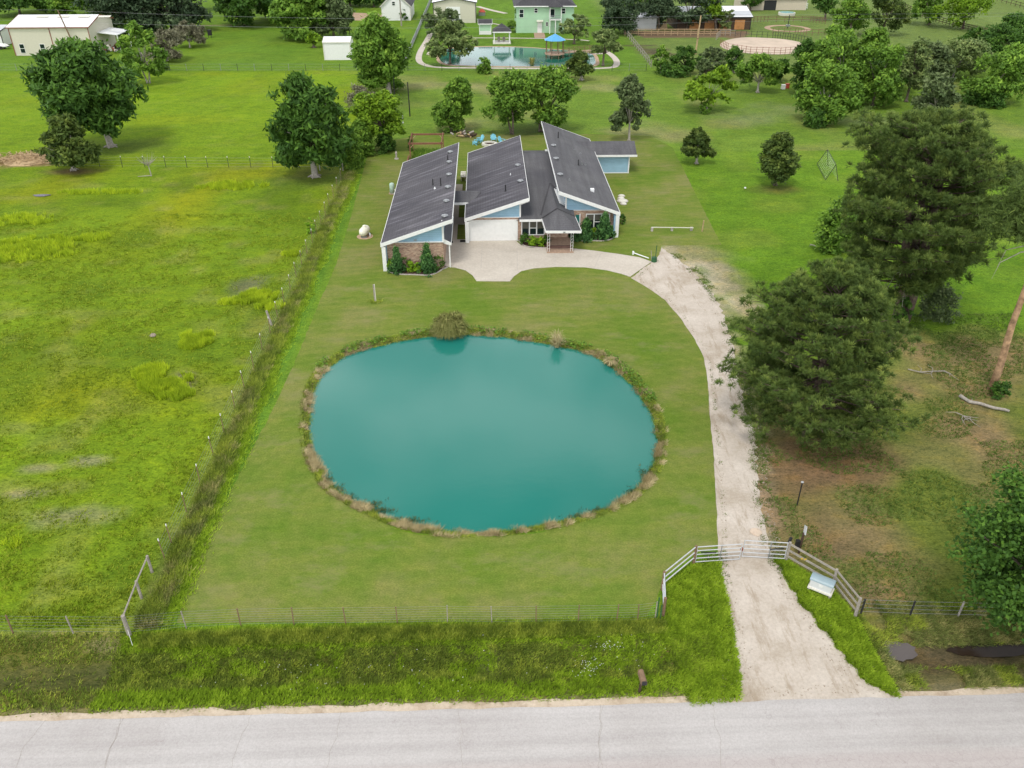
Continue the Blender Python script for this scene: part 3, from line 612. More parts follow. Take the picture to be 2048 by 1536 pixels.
# lean-to awning along the first wing
aw = MB().slab([(-4.2, 73.3, 2.95), (-3.5, 73.3, 2.55), (-3.5, 80.5, 2.55), (-4.2, 80.5, 2.95)], .1).build('roof', 'shingle_plain', H, 'narrow lean-to roof')
MB().wallpoly([(-4.2, 2.97), (-3.46, 2.56), (-3.46, 2.3), (-4.2, 2.5)], 73.24, 73.297).build('fascia', 'white_paint', aw)
MB().box(-3.495, 73.3, 2.36, -3.45, 80.5, 2.57).build('fascia', 'white_paint', aw)
MB().box(-3.72, 73.35, 0, -3.6, 73.47, 2.35).build('post', 'white_paint', H)
# covered link between the first two wings
lk = MB().slab([(-3.9, 84.0, 2.75), (-1.6, 84.0, 2.75), (-.6, 86.0, 3.3), (-3.9, 86.0, 3.3)], .1).add([], []).build('roof', 'shingle_plain', H, 'small roof over the covered link')
MB().slab([(-3.9, 86.0, 3.3), (-.6, 86.0, 3.3), (-1.6, 88, 2.75), (-3.9, 88, 2.75)], .1).build('roof', 'shingle_plain', H)
MB().box(-4.1, 83.93, 2.55, -2.0, 83.995, 2.79).build('fascia', 'white_paint', lk)
for xx in (-3.9, -2.15): MB().box(xx, 84.1, 0, xx+.12, 84.22, 2.6).build('post', 'white_paint', H)
# garage door
gd = MB().box(-1.83, 79.96, 0.05, 3.02, 80.015, 2.2).build('garage_door', 'white_paint', H)
for k in range(1, 4): MB().box(-1.83, 79.945, .05+k*.54, 3.02, 79.957, .065+k*.54).build('panel_seam', 'white_paint', gd)
MB().box(-1.95, 79.93, 0, -1.835, 80.017, 2.3).box(3.025, 79.93, 0, 3.14, 80.017, 2.3).box(-1.95, 79.93, 2.205, 3.14, 80.016, 2.32).build('door_frame', 'white_paint', gd)
# low roof between second and third wings, with hipped porch
mr = MB().slab([(3.2, 79.5, 2.5), (9.0, 79.5, 2.5), (9.0, 96.6, 4.28), (3.2, 96.6, 4.28)], .1).build('roof', 'shingle_plain', H, 'low grey roof between the garage wing and the right wing')
MB().slab([(3.2, 96.6, 4.28), (9.0, 96.6, 4.28), (9.0, 103, 2.9), (3.2, 103, 2.9)], .1).build('roof', 'shingle_plain', H)
pv, pr = (7.05, 88.2, 3.42), (7.1, 79.6, 3.6)
pf = MB()
pf.slab([(5.8, 76.3, 2.5), (9.26, 76.2, 2.5), (9.0, 79.9, 2.62), pr, (5.6, 79.56, 2.6)], .08)
pf.add([(5.6, 79.56, 2.6), pr, pv, (5.5, 80.5, 2.55)], [(0, 1, 2, 3)]); pf.add([(9.0, 79.9, 2.62), (9.0, 82.4, 2.9), pv, pr], [(0, 1, 2, 3)])
po_ = pf.build('porch_roof', 'shingle_plain', H)
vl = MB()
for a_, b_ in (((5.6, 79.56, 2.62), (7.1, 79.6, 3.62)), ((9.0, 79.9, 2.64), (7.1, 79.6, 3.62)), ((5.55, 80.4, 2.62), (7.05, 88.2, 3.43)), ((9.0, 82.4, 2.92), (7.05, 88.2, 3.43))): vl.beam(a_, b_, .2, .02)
vl.build('valley_strip', 'shingle_dark', po_)  # darker strips laid along the porch valleys to set the roof planes apart
MB().beam((5.78, 76.25, 2.38), (9.28, 76.15, 2.38), .05, .25).beam((5.77, 76.28, 2.38), (5.58, 79.5, 2.45), .05, .25).beam((9.3, 76.2, 2.38), (9.05, 79.9, 2.48), .05, .25).build('fascia', 'white_paint', H)
MB().box(3.3, 79.44, 2.26, 5.6, 79.495, 2.5).build('fascia', 'white_paint', H)
MB().box(7.5, 76.12, 2.3, 7.7, 76.16, 2.42).build('light', 'grey_metal', H)
MB().box(3.38, 80.0, 0, 8.4, 80.2, 2.5).build('wall', 'brick', H, 'brick wall beside the porch')
MB().box(8.4, 81.25, 0, 9.0, 81.4, 2.8).build('wall', 'brick', H)
MB().box(7.38, 82, 2.9, 8.2, 102, 3.3).build('soffit', 'white_paint', H)
MB().box(9.22, 81.19, .15, 9.62, 81.246, 2.3).build('door', 'teal_door', H, 'dark teal front door')
MB().box(9.625, 81.17, .1, 9.74, 81.247, 2.4).build('door_frame', 'white_paint', H)
def window(x0, x1, z0, z1, y, n=3, bl=.4):
    w_ = MB(); t = .09
    w_.box(x0-t, y-.06, z0-t, x0, y, z1+t).box(x1, y-.06, z0-t, x1+t, y, z1+t).box(x0, y-.06, z1, x1, y, z1+t).box(x0, y-.06, z0-t, x1, y, z0)
    s_ = (x1-x0)/n
    for k in range(1, n): w_.box(x0+k*s_-.06, y-.058, z0, x0+k*s_+.06, y-.002, z1)
    w_.box(x0+s_+.06, y-.05, (z0+z1)/2-.06, x0+2*s_-.06, y-.004, (z0+z1)/2+.02)
    f = w_.build('window', 'white_paint', H); f['label'] = 'white framed triple window'
    for k in range(n):
        MB().box(x0+k*s_+(.06 if k else 0), y-.022, z0, x0+(k+1)*s_-(.06 if k < n-1 else 0), y-.006, z1).build('pane', 'glass', f)
        MB().box(x0+k*s_+(.09 if k else .03), y-.034, z1-(z1-z0)*bl, x0+(k+1)*s_-(.09 if k < n-1 else .03), y-.024, z1-.02).build('blind', 'blinds', f)
window(3.6, 5.85, .7, 2.12, 79.998, bl=.55); window(10.4, 12.75, .75, 2.32, 81.248, bl=.4)
# porch floor, step and iron posts
MB().box(6.05, 77.9, 0, 8.55, 80.0, .32).build('porch_floor', 'paver', H); MB().box(6.05, 77.6, 0, 8.55, 77.897, .3).build('step', 'tile_brown', H)
o = MB().box(5.95, 76.45, 0, 8.65, 77.597, .12).build('step', 'paver', H)
for xx in (6.0, 8.35):
    p_ = MB()
    for q in (0, .22): p_.beam((xx+q, 76.7, .12), (xx+q, 76.7, 2.45), .035, .035)
    for k in range(7): p_.beam((xx, 76.7, .35+k*.33), (xx+.22, 76.7, .5+k*.33), .02, .02)
    p_.build('post', 'white_paint', H, 'white wrought iron post')
# rear cross wing
xw = MB().slab([(11.2, 102.15, 2.45), (19.05, 102.15, 2.45), (19.05, 104.6, 3.55), (11.0, 104.6, 3.55)], .1).build('roof', 'shingle_plain', H, 'low gable roof of the rear side wing')
MB().slab([(10.6, 104.6, 3.55), (19.05, 104.6, 3.55), (19.05, 107.1, 2.45), (10.6, 107.1, 2.45)], .1).build('roof', 'shingle_plain', H)
MB().box(13.8, 102.1, 2.22, 19.1, 102.147, 2.47).build('fascia', 'white_paint', xw)
MB().box(13.5, 102.6, 0, 18.2, 106.7, 2.35).build('wall', 'siding', H, 'pale blue lap siding wall of the side wing')
MB().box(18.1, 102.5, 0, 18.25, 102.63, 2.3).box(13.8, 102.56, 0, 18.1, 102.598, .1).build('corner_board', 'white_paint', H)
MB().box(18.21, 102.65, 2.2, 19.0, 106.6, 2.3).build('soffit', 'white_paint', H)

# walk between the wings
o = MB().box(-4.2, 79.2, 0, -3.2, 98.4, .035).box(-3.2, 79.2, 0, -2.3, 80.5, .035).box(-3.2, 84.9, 0, -2.3, 87.0, .035).build('walkway', 'concrete'); tag(o, kind='structure')
for a in ((-3.18, 80.55, -2.42, 84.85), (-3.18, 87.05, -2.42, 91.3)):
    pp = [(a[0], a[1]), (a[2], a[1]), (a[2], a[3]), (a[0], a[3])]; sheet('grass_patch', [pp], .012, 'lawn_grass')
o = MB().box(-2.95, 95.4, .01, -3.8, 98.6, .05).build('patio_slab', 'concrete'); tag(o, kind='structure')
for (px, py), l in zip(((900,485),(926,483)), ('black door mat at the left end of the walkway entrance', 'black door mat beside the garage corner pier')):
    x, y = at(px, py); tag(MB().box(x-.3, y-.25, .04, x+.3, y+.28, .06).build('door_mat', 'mat_black'), l, 'mat', 'mats at the walkway entrance')
x, y = at(924, 356); o = thing('slatted_bench', 'cream slatted bench against the side of the garage wing', 'bench', (x, y, 0))
for k in range(4): MB().box(x-.15, y-1.3+k*.62, .5, x+.5, y-.85+k*.62, .56).build('slat', 'off_white', o)
MB().box(x-.1, y-1.25, 0, x-.02, y+1.1, .5).box(x+.4, y-1.25, 0, x+.48, y+1.1, .5).build('frame', 'off_white', o)

# planted beds
def bed(name, px, z=.03):
    lp = smooth_loop(ppoly(px), 3)
    o = MB().prism(lp, -.05, .05).build(name, 'mulch'); tag(o, kind='structure')
    e = MB()
    for i in range(len(lp)): e.beam((*lp[i], .05), (*lp[(i+1) % len(lp)], .05), .1, .09)
    e.build('bed_edging', 'stone', o); return o
bed('flower_bed', [(776,540),(783,546),(803,549.5),(830,550),(858,551),(874,546),(885,539),(889,533),(780,534)])
bed('flower_bed', [(1040,484),(1046,491),(1058,494.5),(1075,496),(1095,496),(1096,488),(1095,480),(1041,481)])
bed('flower_bed', [(1143,480),(1165,482.5),(1185,482),(1205,482.5),(1222,479),(1230,473),(1226,467),(1143,472)])

def bush(name, label, px, py, r, h, mat, seed, n=700, size=.12, cone=False, group='shrubs in the beds round the house'):
    rs = np.random.RandomState(seed); x, y = at(px, py)
    o = thing(name, label, 'shrub', (x, y, 0), group)
    nc = max(12, n//(16 if cone else 22)); t = rs.uniform(0, 1, nc)**(.9); th = rs.uniform(0, 6.283, nc)
    prof = (1-t)**.75*(.75+.35*np.sin(th*4+t*9)) if cone else np.sqrt(np.clip(1-(2*t-.75)**2/1.6, 0, 1))*(.8+.16*np.sin(th*2+seed)+.14*np.sin(th*5+t*7+seed))
    rr_ = r*prof*rs.uniform(.55, 1.05, nc)
    cp = np.stack([x+rr_*np.cos(th), y+rr_*np.sin(th), t*h*rs.uniform(.9, 1.08, nc)+.05], 1); per = n//nc
    P = np.repeat(cp, per, 0)+rs.normal(size=(nc*per, 3))*np.array((.1, .1, .16 if cone else .09))*max(r, .6)
    P[:, 2] = np.maximum(P[:, 2], .04); rel = nrm(P-np.repeat(cp, per, 0)); out = np.repeat(np.stack([np.cos(th), np.sin(th), t*1.2], 1), per, 0)*.5+rel*.6
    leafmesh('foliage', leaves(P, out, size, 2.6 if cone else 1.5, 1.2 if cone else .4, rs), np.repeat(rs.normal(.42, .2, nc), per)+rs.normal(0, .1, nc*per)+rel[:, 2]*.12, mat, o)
    MB().tube([(x, y, 0), (x, y, h*.6)], [.04, .02], 6).build('stem', 'bark', o)
    return o
bush('juniper', 'tall pointed dark green juniper near the white corner pier of the left wing', 796, 546, .85, 2.4, 'leaf_juniper', 1, 2600, .12, True)
bush('juniper', 'tallest pointed juniper against the left wing brick wall near the driveway', 855, 546, .95, 2.8, 'leaf_juniper', 2, 3000, .12, True)
bush('juniper', 'broad pointed juniper right of the porch post', 1171, 480, 1.0, 2.1, 'leaf_juniper', 3, 2800, .13, True)
bush('juniper', 'full dark juniper under the right wing window', 1208, 478, 1.05, 2.5, 'leaf_juniper', 4, 3000, .13, True)
bush('juniper', 'low spreading juniper beside the porch step', 1152, 480, .75, 1.3, 'leaf_juniper', 5, 1100, .12, True)
for i, (px, py, r, h, mt, lb) in enumerate([(783,541,.5,1.1,'leaf_lime','small lime green shrub tucked left of the first juniper'),(822,543,.5,.95,'leaf_lime','round lime shrub left of the pair under the left wing wall'),(837,544,.48,.85,'leaf_lime','round lime shrub right of the pair under the left wing wall'),
    (812,537,.75,1.3,'leaf_dark','dark shrub behind the lime shrubs at the left wing'),(826,535,.7,1.2,'leaf_dark','dark shrub in the middle of the brick wall'),(876,539,.75,1.3,'leaf_dark','dark shrub at the driveway end of the left bed'),
    (1065,491,.5,1.0,'leaf_lime','round lime green shrub left of the porch under the triple window'),(1080,491.5,.48,.98,'leaf_lime','round lime green shrub nearest the porch post'),(1049,486,.75,.95,'leaf_dark','low dark shrub beside the garage door corner'),(1092,487,.45,.8,'leaf_dark','small dark shrub against the porch post'),
    (1188,474,.5,1.0,'leaf_lime','small lime shrub between the two big junipers'),(1222,473,.5,1.1,'leaf_dark','dark shrub by the right corner pier'),(1243,447,.5,1.0,'leaf_dark','small dark shrub outside the right side wall')]):
    bush('shrub', lb, px, py, r, h, mt, 10+i, 800, .1)

# ---------------------------------------------------------------- around the house
def tank(name, label, px, py, r, h, mat):
    x, y = at(px, py); o = thing(name, label, 'tank', (x, y, 0))
    MB().lathe((x, y, 0.05), [(0, r), (h*.85, r), (h*.95, r*.85), (h, r*.4), (h+.01, .02)], 20).build('tank_body', mat, o, smooth=True)
    MB().lathe((x, y, 0), [(0, r*1.5), (.06, r*1.5)], 16).build('gravel_pad', 'paver', o); MB().tube([(x+.2, y-.5, .1), (x+.45, y-.55, .5), (x+.3, y-.3, .6)], .03).build('pipe', 'white_metal', o)
    return o
tank('water_tank', 'upright pale green pressure tank beside the left wing', 785, 387, .3, 1.25, 'tank_green')
x, y = at(730, 473); o = thing('propane_tank', 'rounded cream propane tank lying on a pad in the side lawn', 'tank', (x, y, 0))
MB().tube([(x+.15, y+.95, .62), (x+.14, y+.85, .62), (x+.1, y+.55, .62), (x-.1, y-.35, .62), (x-.15, y-.62, .62), (x-.16, y-.74, .62), (x-.17, y-.8, .62)], [.1, .32, .46, .46, .34, .2, .02], 18).build('tank_body', 'tank_cream', o, smooth=True)
MB().lathe((x+.02, y+.1, 1.02), [(0, .2), (.14, .2), (.2, .12)], 12).build('lid', 'tank_cream', o)
MB().box(x-.35, y-.5, 0, x+.25, y-.3, .2).box(x-.2, y+.45, 0, x+.4, y+.65, .2).build('foot', 'grey_metal', o)
MB().lathe((x, y, 0), [(0, .85), (.025, .85)], 20).build('gravel_pad', 'dirt_track', o)
MB().tube([(x+.5, y-.1, .02), (x+.52, y-.1, .45), (x+.6, y-.2, .45), (x+.6, y-.2, .05)], .03, 6).build('pipe', 'white_metal', o)
for i, (px, py, rx, lb) in enumerate([(1243,392,.35,'farthest of the pale septic lids in the lawn right of the house'),(1242,397,.35,'second septic lid from the house side, oval and pale'),(1245,402,.55,'widest pale septic lid in the right lawn'),(1247,408,.32,'nearest small septic lid in the right lawn')]):
    x, y = at(px, py); o = thing('septic_lid', lb, 'lid', (x, y, 0), 'septic lids in the lawn'); MB().lathe((x, y, 0), [(0, rx), (.1, rx), (.14, rx*.75), (.15, .02)], 16).build('cover', 'off_white', o, smooth=True)
    MB().lathe((x, y, 0), [(0, rx*1.25), (.04, rx*1.25)], 16).build('rim', 'stone', o)
# white rail laid on blocks, with its upright stake
x0, y0 = at(1302, 462); x1, y1 = at(1386, 463)
o = thing('lawn_rail', 'long white rail resting on three blocks in the right lawn', 'rail', (x0, y0, 0))
MB().beam((x0, y0, .42), (x1, y1, .42), .09, .06).build('rail', 'off_white', o)
for t in (.02, .5, .97): xx = x0+(x1-x0)*t; MB().box(xx-.12, y0-.12, 0, xx+.12, y0+.12, .38).build('block', 'stone', o)
x, y = at(1404, 463); tag(MB().beam((x, y, 0), (x+.05, y, 1.25), .1, .1).build('wooden_stake', 'tan_wood'), 'short tan stake at the right end of the white rail', 'stake')
x, y = at(750, 604); o = thing('lawn_post', 'thin weathered post standing alone in the lawn above the pond', 'post', (x, y, 0))
MB().beam((x, y, 0), (x, y, 1.7), .1, .1).build('post', 'grey_wood', o); MB().beam((x+.09, y, 0.1), (x+.09, y, 1.74), .04, .06).build('marker_strip', 'off_white', o)
tufts('weeds', np.column_stack([np.random.RandomState(1).normal(x, .28, 60), np.random.RandomState(2).normal(y, .15, 60), np.zeros(60)]), .25, .03, 5, .1, 'blade_green', 'weeds', 1, o)
x, y = at(1594, 1010); o = thing('lamp_post', 'thin black post with a small round grey disc on top beside the gravel driveway', 'post', (x, y, 0))
MB().tube([(x, y, 0), (x, y, 1.72)], .04, 8).build('post', 'black_iron', o); MB().lathe((x, y, 1.72), [(0, .04), (.02, .09), (.05, .085), (.06, .02)], 12).build('disc', 'galvanised', o)
# young tied sapling at the end of the concrete
x, y = at(1310, 523); o = thing('staked_sapling', 'thin green staked sapling in a collar where concrete meets gravel', 'sapling', (x, y, 0))
MB().tube([(x, y, 0), (x+.03, y, 1.7)], .035, 6).build('stem', 'green_post', o); MB().lathe((x-.1, y, 0), [(0, .3), (.45, .26), (.46, .02)], 10).build('collar', 'green_post', o); MB().tube([(x-.35, y, 0), (x-.45, y+.1, 1.1)], .03, 6).build('stake', 'pale_bark', o)
x0, y0 = at(1266, 509); x1, y1 = at(1297, 520); tag(MB().tube([(x0, y0, .2), (x1, y1, .2)], .05, 8).box(x0-.08, y0-.08, 0, x0+.08, y0+.08, .35).build('drain_pipe', 'white_metal'), 'short white pipe along the back edge of the concrete', 'pipe')

# pergola frame over raised bed
x0, y0 = -10.1, 108.8; o = thing('pergola', 'open red-brown timber frame over a planted bed behind the left wing', 'pergola', (x0, y0, 0))
for xx, yy in ((x0, y0), (x0+4.2, y0), (x0, y0+4.6), (x0+4.2, y0+4.6)): MB().box(xx-.07, yy-.07, 0, xx+.07, yy+.07, 2.25).build('post', 'red_wood', o)
for a, b_ in (((x0-.2, y0, 2.3), (x0+4.4, y0, 2.3)), ((x0-.2, y0+4.6, 2.3), (x0+4.4, y0+4.6, 2.3)), ((x0, y0-.2, 2.42), (x0, y0+4.8, 2.42)), ((x0+4.2, y0-.2, 2.42), (x0+4.2, y0+4.8, 2.42))): MB().beam(a, b_, .09, .24).build('beam', 'red_wood', o)
for a, b_ in (((x0, y0+4.6, 1.7), (x0+.5, y0+4.6, 2.2)), ((x0+4.2, y0+4.6, 1.7), (x0+3.7, y0+4.6, 2.2)), ((x0, y0, 1.7), (x0+.5, y0, 2.2))): MB().beam(a, b_, .07, .07).build('brace', 'tan_wood', o)
MB().box(x0-.4, y0-2.2, 0, x0+3.6, y0-2.05, .45).box(x0-.4, y0-2.2, 0, x0-.25, y0+1, .45).build('bed_board', 'red_brown', o)
rs = np.random.RandomState(5); n = 500; P = np.column_stack([rs.uniform(x0+.4, x0+3.8, n), rs.uniform(y0-1.6, y0+4.2, n), np.zeros(n)])
tufts('garden_plants', P, .7, .12, 6, .2, 'leaf_mid', 'plants', 3, o)
x, y = at(821, 300); bush('climbing_vine', 'narrow dark upright shrub at the corner of the pergola', 821, 302, .4, 2.1, 'leaf_dark', 41, 700, .14, group=None)
x, y = at(806, 246); tag(MB().tube([(x, y, 0), (x, y, 1.5)], .06, 7).box(x-.12, y-.12, 0, x+.12, y+.12, .1).build('standpipe', 'galvanised'), 'slim pale standpipe in the grass right of the bright yellow-green tree', 'pipe')
for px, py, lb in ((793,318,'small grey garden statue on a stone base left of the pergola'),):
    x, y = at(px, py); o = thing('garden_ornament', lb, 'ornament', (x, y, 0)); MB().lathe((x, y, 0), [(0, .3), (.12, .28), (.14, .1), (.6, .12), (.8, .16), (.95, .09), (1.1, .02)], 10).build('figure', 'stone' if px < 800 else 'white_paint', o)
# adirondack chairs, fire pit, woodpile
def adirondack(loc, rz, label):
    o = thing('garden_chair', label, 'chair', loc, 'light blue garden chairs round the fire pit', rz)
    MB().add([(-.3,-.35,.38),(.3,-.35,.38),(.3,.2,.26),(-.3,.2,.26),(-.3,-.35,.34),(.3,-.35,.34),(.3,.2,.22),(-.3,.2,.22)], [(0,1,2,3),(7,6,5,4),(0,4,5,1),(2,6,7,3),(1,5,6,2),(3,7,4,0)]).build('seat', 'blue_chair', o, local=True)
    bk = MB()
    for k in range(5): q = -.26+k*.13; hh = 1.0-.06*abs(k-2)**1.4; bk.beam((q, .18, .25), (q*1.15, .46, hh), .11, .025, (0, 1, 0))
    bk.build('backrest', 'blue_chair', o, local=True)
    for sx in (-.36, .36):
        MB().box(sx-.07, -.42, .54, sx+.07, .32, .57).build('armrest', 'blue_chair', o, local=True)
        MB().box(sx-.02, -.38, 0, sx+.02, -.28, .54).build('leg', 'blue_chair', o, local=True); MB().beam((sx, .3, 0), (sx, -.3, .3), .03, .1).build('leg', 'blue_chair', o, local=True)
for px, py, rz, lb in ((952,289,-1.9,'nearest light blue garden chair, seen side on left of the fire pit'),(961,284,-.9,'light blue garden chair turned towards the fire pit, behind the nearest one'),(987,283,.1,'light blue garden chair facing the camera behind the fire pit'),(1003,287,.9,'light blue garden chair partly behind the garage roof')):
    adirondack(A3(px, py), rz, lb)
x, y = at(979, 290); o = thing('fire_pit', 'round stone fire pit with ash between the blue chairs', 'fire pit', (x, y, 0))
rg = MB()
for k in range(14): t = k*6.283/14; rg.box(x+.9*math.cos(t)-.2, y+.9*math.sin(t)-.2, 0, x+.9*math.cos(t)+.2, y+.9*math.sin(t)+.2, .3)
rg.build('stone_ring', 'off_white', o); MB().lathe((x, y, 0), [(0, .75), (.12, .7)], 16).build('ash_bed', 'mulch', o)
x, y = at(931, 275); o = thing('woodpile', 'heap of cut logs and branches beside the small two-part tree', 'woodpile', (x, y, 0)); rr = random.Random(8)
for k in range(26):
    a_, l_ = rr.uniform(0, 3.14), rr.uniform(.4, .9); cx, cy, cz = x+rr.gauss(0, .7), y+rr.gauss(0, .35), rr.uniform(.1, .7)
    MB().tube([(cx-l_*math.cos(a_)*.5, cy-l_*math.sin(a_)*.3, cz), (cx+l_*math.cos(a_)*.5, cy+l_*math.sin(a_)*.3, cz+rr.uniform(-.1, .3))], rr.uniform(.07, .14), 7).build('log', rr.choice(['bark', 'pale_bark', 'dark_wood', 'tan_wood']), o)
# soccer goal frame with net
a_, b_, c_, d_ = at(1634, 328), at(1651, 360), at(1676, 363), at(1656, 332)
o = thing('goal_net', 'white net stretched on a black frame left of the tall pine', 'net', (*a_, 0)); t1 = (*at(1655, 299, 2), 2.0); t2 = (*at(1672, 329, 2), 2.0)
MB().tube([(*a_, .03), t1], .035, 6).tube([(*d_, .03), t1], .035, 6).tube([(*b_, .03), t2], .035, 6).tube([(*c_, .03), t2], .035, 6).tube([t1, t2], .035, 6).tube([(*a_, .03), (*b_, .03)], .03, 6).build('frame', 'dark_metal', o)
nt_ = MB()
for k in range(1, 10):
    t = k/10; lp = lambda p, q, t: tuple(p[i]+(q[i]-p[i])*t for i in range(3))
    nt_.beam(lp((*a_, .03), (*b_, .03), t), lp(t1, t2, t), .005, .005); nt_.beam(lp((*d_, .03), (*c_, .03), t), lp(t1, t2, t), .005, .005); nt_.beam(lp((*a_, .03), t1, t), lp((*b_, .03), t2, t), .005, .005)
nt_.build('net', 'white_paint', o)
for px, py in ((1490,378),): x, y = at(px, py); o = thing('ball', 'small white ball in the grass near the round cedar', 'ball', (x, y, 0)); MB().lathe((x, y, 0.02), [(0, .02), (.03, .09), (.12, .14), (.21, .09), (.24, .02)], 12).build('shell', 'white_paint', o, smooth=True)

# ---------------------------------------------------------------- gate, fences, mailbox
gate = None
def metal_gate(name, label, pa, pb, z0, z1, nr):
    a_, b_ = at(*pa), at(*pb); o = thing(name, label, 'gate', (*a_, 0), 'pair of metal driveway gates')
    for k in range(nr): z = z0+(z1-z0)*(k/(nr-1)); MB().tube([(*a_, z), (*b_, z)], .028, 8).build('rail', 'galvanised', o)
    for t in (0, .62 if pa[0] > 1450 else .55, 1): q = (a_[0]+(b_[0]-a_[0])*t, a_[1]+(b_[1]-a_[1])*t); MB().tube([(*q, z0-.02), (*q, z1+.02)], .028, 8).build('upright', 'galvanised' if t in (0, 1) else 'grey_metal', o)
    s_ = 0 if pa[0] < 1450 else 1
    p0 = a_ if s_ == 0 else b_; p1 = b_ if s_ == 0 else a_
    q = (p0[0]+(p1[0]-p0[0])*.08, p0[1]-.08, z1*.75); q2 = (p0[0]+(p1[0]-p0[0])*.42, p0[1]-.06, z1*.7)
    MB().tube([q, q2], .035, 8).build('opener_arm', 'black_iron', o); return o
metal_gate('driveway_gate', 'left half of the galvanised tube gate, standing over the lawn edge', (1390,1127), (1478,1121), .12, 1.22, 5)
g2 = metal_gate('driveway_gate', 'right half of the galvanised tube gate, hinged on the board fence', (1483,1116), (1568,1121), .15, 1.3, 5)
x, y = at(1480, 1119); MB().box(x-.08, y-.06, .7, x+.05, y+.06, .85).build('latch', 'red_brown', g2)
def board_run(name, label, pts, hts, rails, mat='grey_wood', rw=.13, postw=.16, pipe_=False):
    P = [at(*p) for p in pts]; o = thing(name, label, 'fence', (*P[0], 0))
    for (x, y), h_ in zip(P, hts): MB().lathe((x, y, 0), [(0, postw/2), (h_, postw/2*.95), (h_+.01, .02)], 8).build('post', mat, o)
    for i in range(len(P)-1):
        for r_ in rails:
            z0_, z1_ = r_*hts[i], r_*hts[i+1]
            if pipe_: MB().tube([(*P[i], z0_), (*P[i+1], z1_)], .035, 8).build('rail', 'galvanised', o)
            else: MB().beam((P[i][0], P[i][1]-.1, z0_), (P[i+1][0], P[i+1][1]-.1, z1_), .035, rw).build('board', mat, o)
    return o
board_run('board_fence', 'weathered board fence right of the gate, behind the white parcel tub', [(1572,1121),(1664,1174),(1710,1232)], [1.35, 1.3, 1.3], [.3, .62, .95])
board_run('pipe_fence', 'short rail fence with timber posts left of the gate', [(1326,1232),(1324,1180),(1387,1127)], [1.3, 1.35, 1.3], [.35, .65, .95], 'brown_wood', pipe_=True)
for px, py, px2, py2, m_ in ((1370,1112,1376,1106,'white_metal'),):
    pass
for px, py, h_, lb in ((1313,1240,1.4,'leaning green steel stake left of the pipe fence, taller one'),(1320,1241,.9,'short green steel stake by the end of the pipe fence')):
    x, y = at(px, py); tag(MB().beam((x, y, 0), (x+.05, y+.2, h_), .05, .05).build('steel_stake', 'green_post'), lb, 'stake', 'stakes at the end of the pipe fence')
def wire_fence(name, label, pts, h, wires, spacing_posts=None, mats=('brown_wood',), tips=False, pw=.07, wmat='grey_metal', wr=.006, group=None):
    o = thing(name, label, 'fence', (*pts[0], 0), group)
    for i, (x, y) in enumerate(pts):
        mt = mats[i % len(mats)]; lean = ((i*37) % 7-3)*.012
        p = MB().beam((x, y, -.1), (x+lean, y+lean*.5, h), pw, pw).build('post', mt, o)
        if tips: MB().beam((x+lean, y+lean*.5, h+.001), (x+lean, y+lean*.5, h+.16), pw+.01, pw+.01).build('post_tip', 'white_paint', p)
    if wires:
        wm = MB()
        for k in range(wires):
            z = h*(.12+.84*k/(max(1, wires-1)))
            for a_, b_ in zip(pts, pts[1:]): wm.beam((*a_, z), (*b_, z), wr*2, wr*2)
        wm.build('wires', wmat, o)
    return o
# front fence along the verge
wire_fence('wire_fence', 'front wire fence on thin dark posts between mown lawn and road verge', ppoly([(258,1268),(373,1257),(482,1252),(588,1250),(692,1249),(795,1248),(895,1246),(984,1247),(1072,1246),(1156,1245),(1233,1244),(1275,1243),(1310,1238)]), 1.25, 7, mats=('grey_wood','grey_wood','brown_wood','brown_wood','brown_wood','brown_wood'), wr=.003, wmat='grey_metal', pw=.045)
o = wire_fence('wire_fence', 'wire fence in front of the left pasture at the road', ppoly([(-330,1262),(-190,1263),(-80,1264),(26,1266),(147,1267),(258,1268)]), 1.25, 6, mats=('grey_wood','brown_wood'), wr=.003, pw=.055)
o = wire_fence('wire_fence', 'low broken wire fence in the brush right of the board fence', ppoly([(1712,1232),(1722,1226),(1820,1230),(1916,1232),(2060,1236),(2200,1240)]), 1.0, 4, mats=('grey_wood','dark_metal','dark_metal','pale_bark'))
# heavy corner brace
o = thing('fence_brace', 'grey timber corner brace with a long rail at the road end of the pasture fence', 'fence', A3(258, 1268))
P3 = ppoly([(259,1269),(283,1195),(304,1143)])
for (x, y), h_, r_ in zip(P3, (1.35, 1.2, 1.15), (.11, .08, .08)): MB().tube([(x, y, -.1), (x, y, h_)], [r_, r_*.9], 9).build('post', 'grey_wood', o)
MB().tube([(*P3[0], 1.3), (*P3[1], 1.12)], .045, 7).build('rail', 'grey_wood', o); MB().tube([(*P3[1], 1.12), (*P3[2], 1.08)], .045, 7).build('rail', 'grey_wood', o)
MB().tube([(P3[0][0]+.4, P3[0][1]-.7, 0), (P3[0][0], P3[0][1], .5)], .008, 5).build('guy_wire', 'white_metal', o)
# long side fence
tops = [1045, 983, 927, 872, 827, 782, 742, 703, 668, 635, 604, 577, 551, 526, 503, 481.5, 460, 442, 424, 406, 389, 372, 356.5, 340]
pts = [(-18.2, at(600, p, 1.35)[1]) for p in tops]; pts = [(-18.2, 33.9)]+[p for p in pts if p[1] > 34.5]
wire_fence('side_fence', 'long wire fence with white-tipped steel posts between pasture and lawn', pts, 1.3, 5, mats=('brown_wood',), tips=True, pw=.04, wr=.003)
x, y = at(543, 650); tag(MB().tube([(x, y, 0), (x-.25, y+.1, 1.3)], .1, 8).build('leaning_post', 'grey_wood'), 'leaning grey timber post in the weedy side fence', 'post')
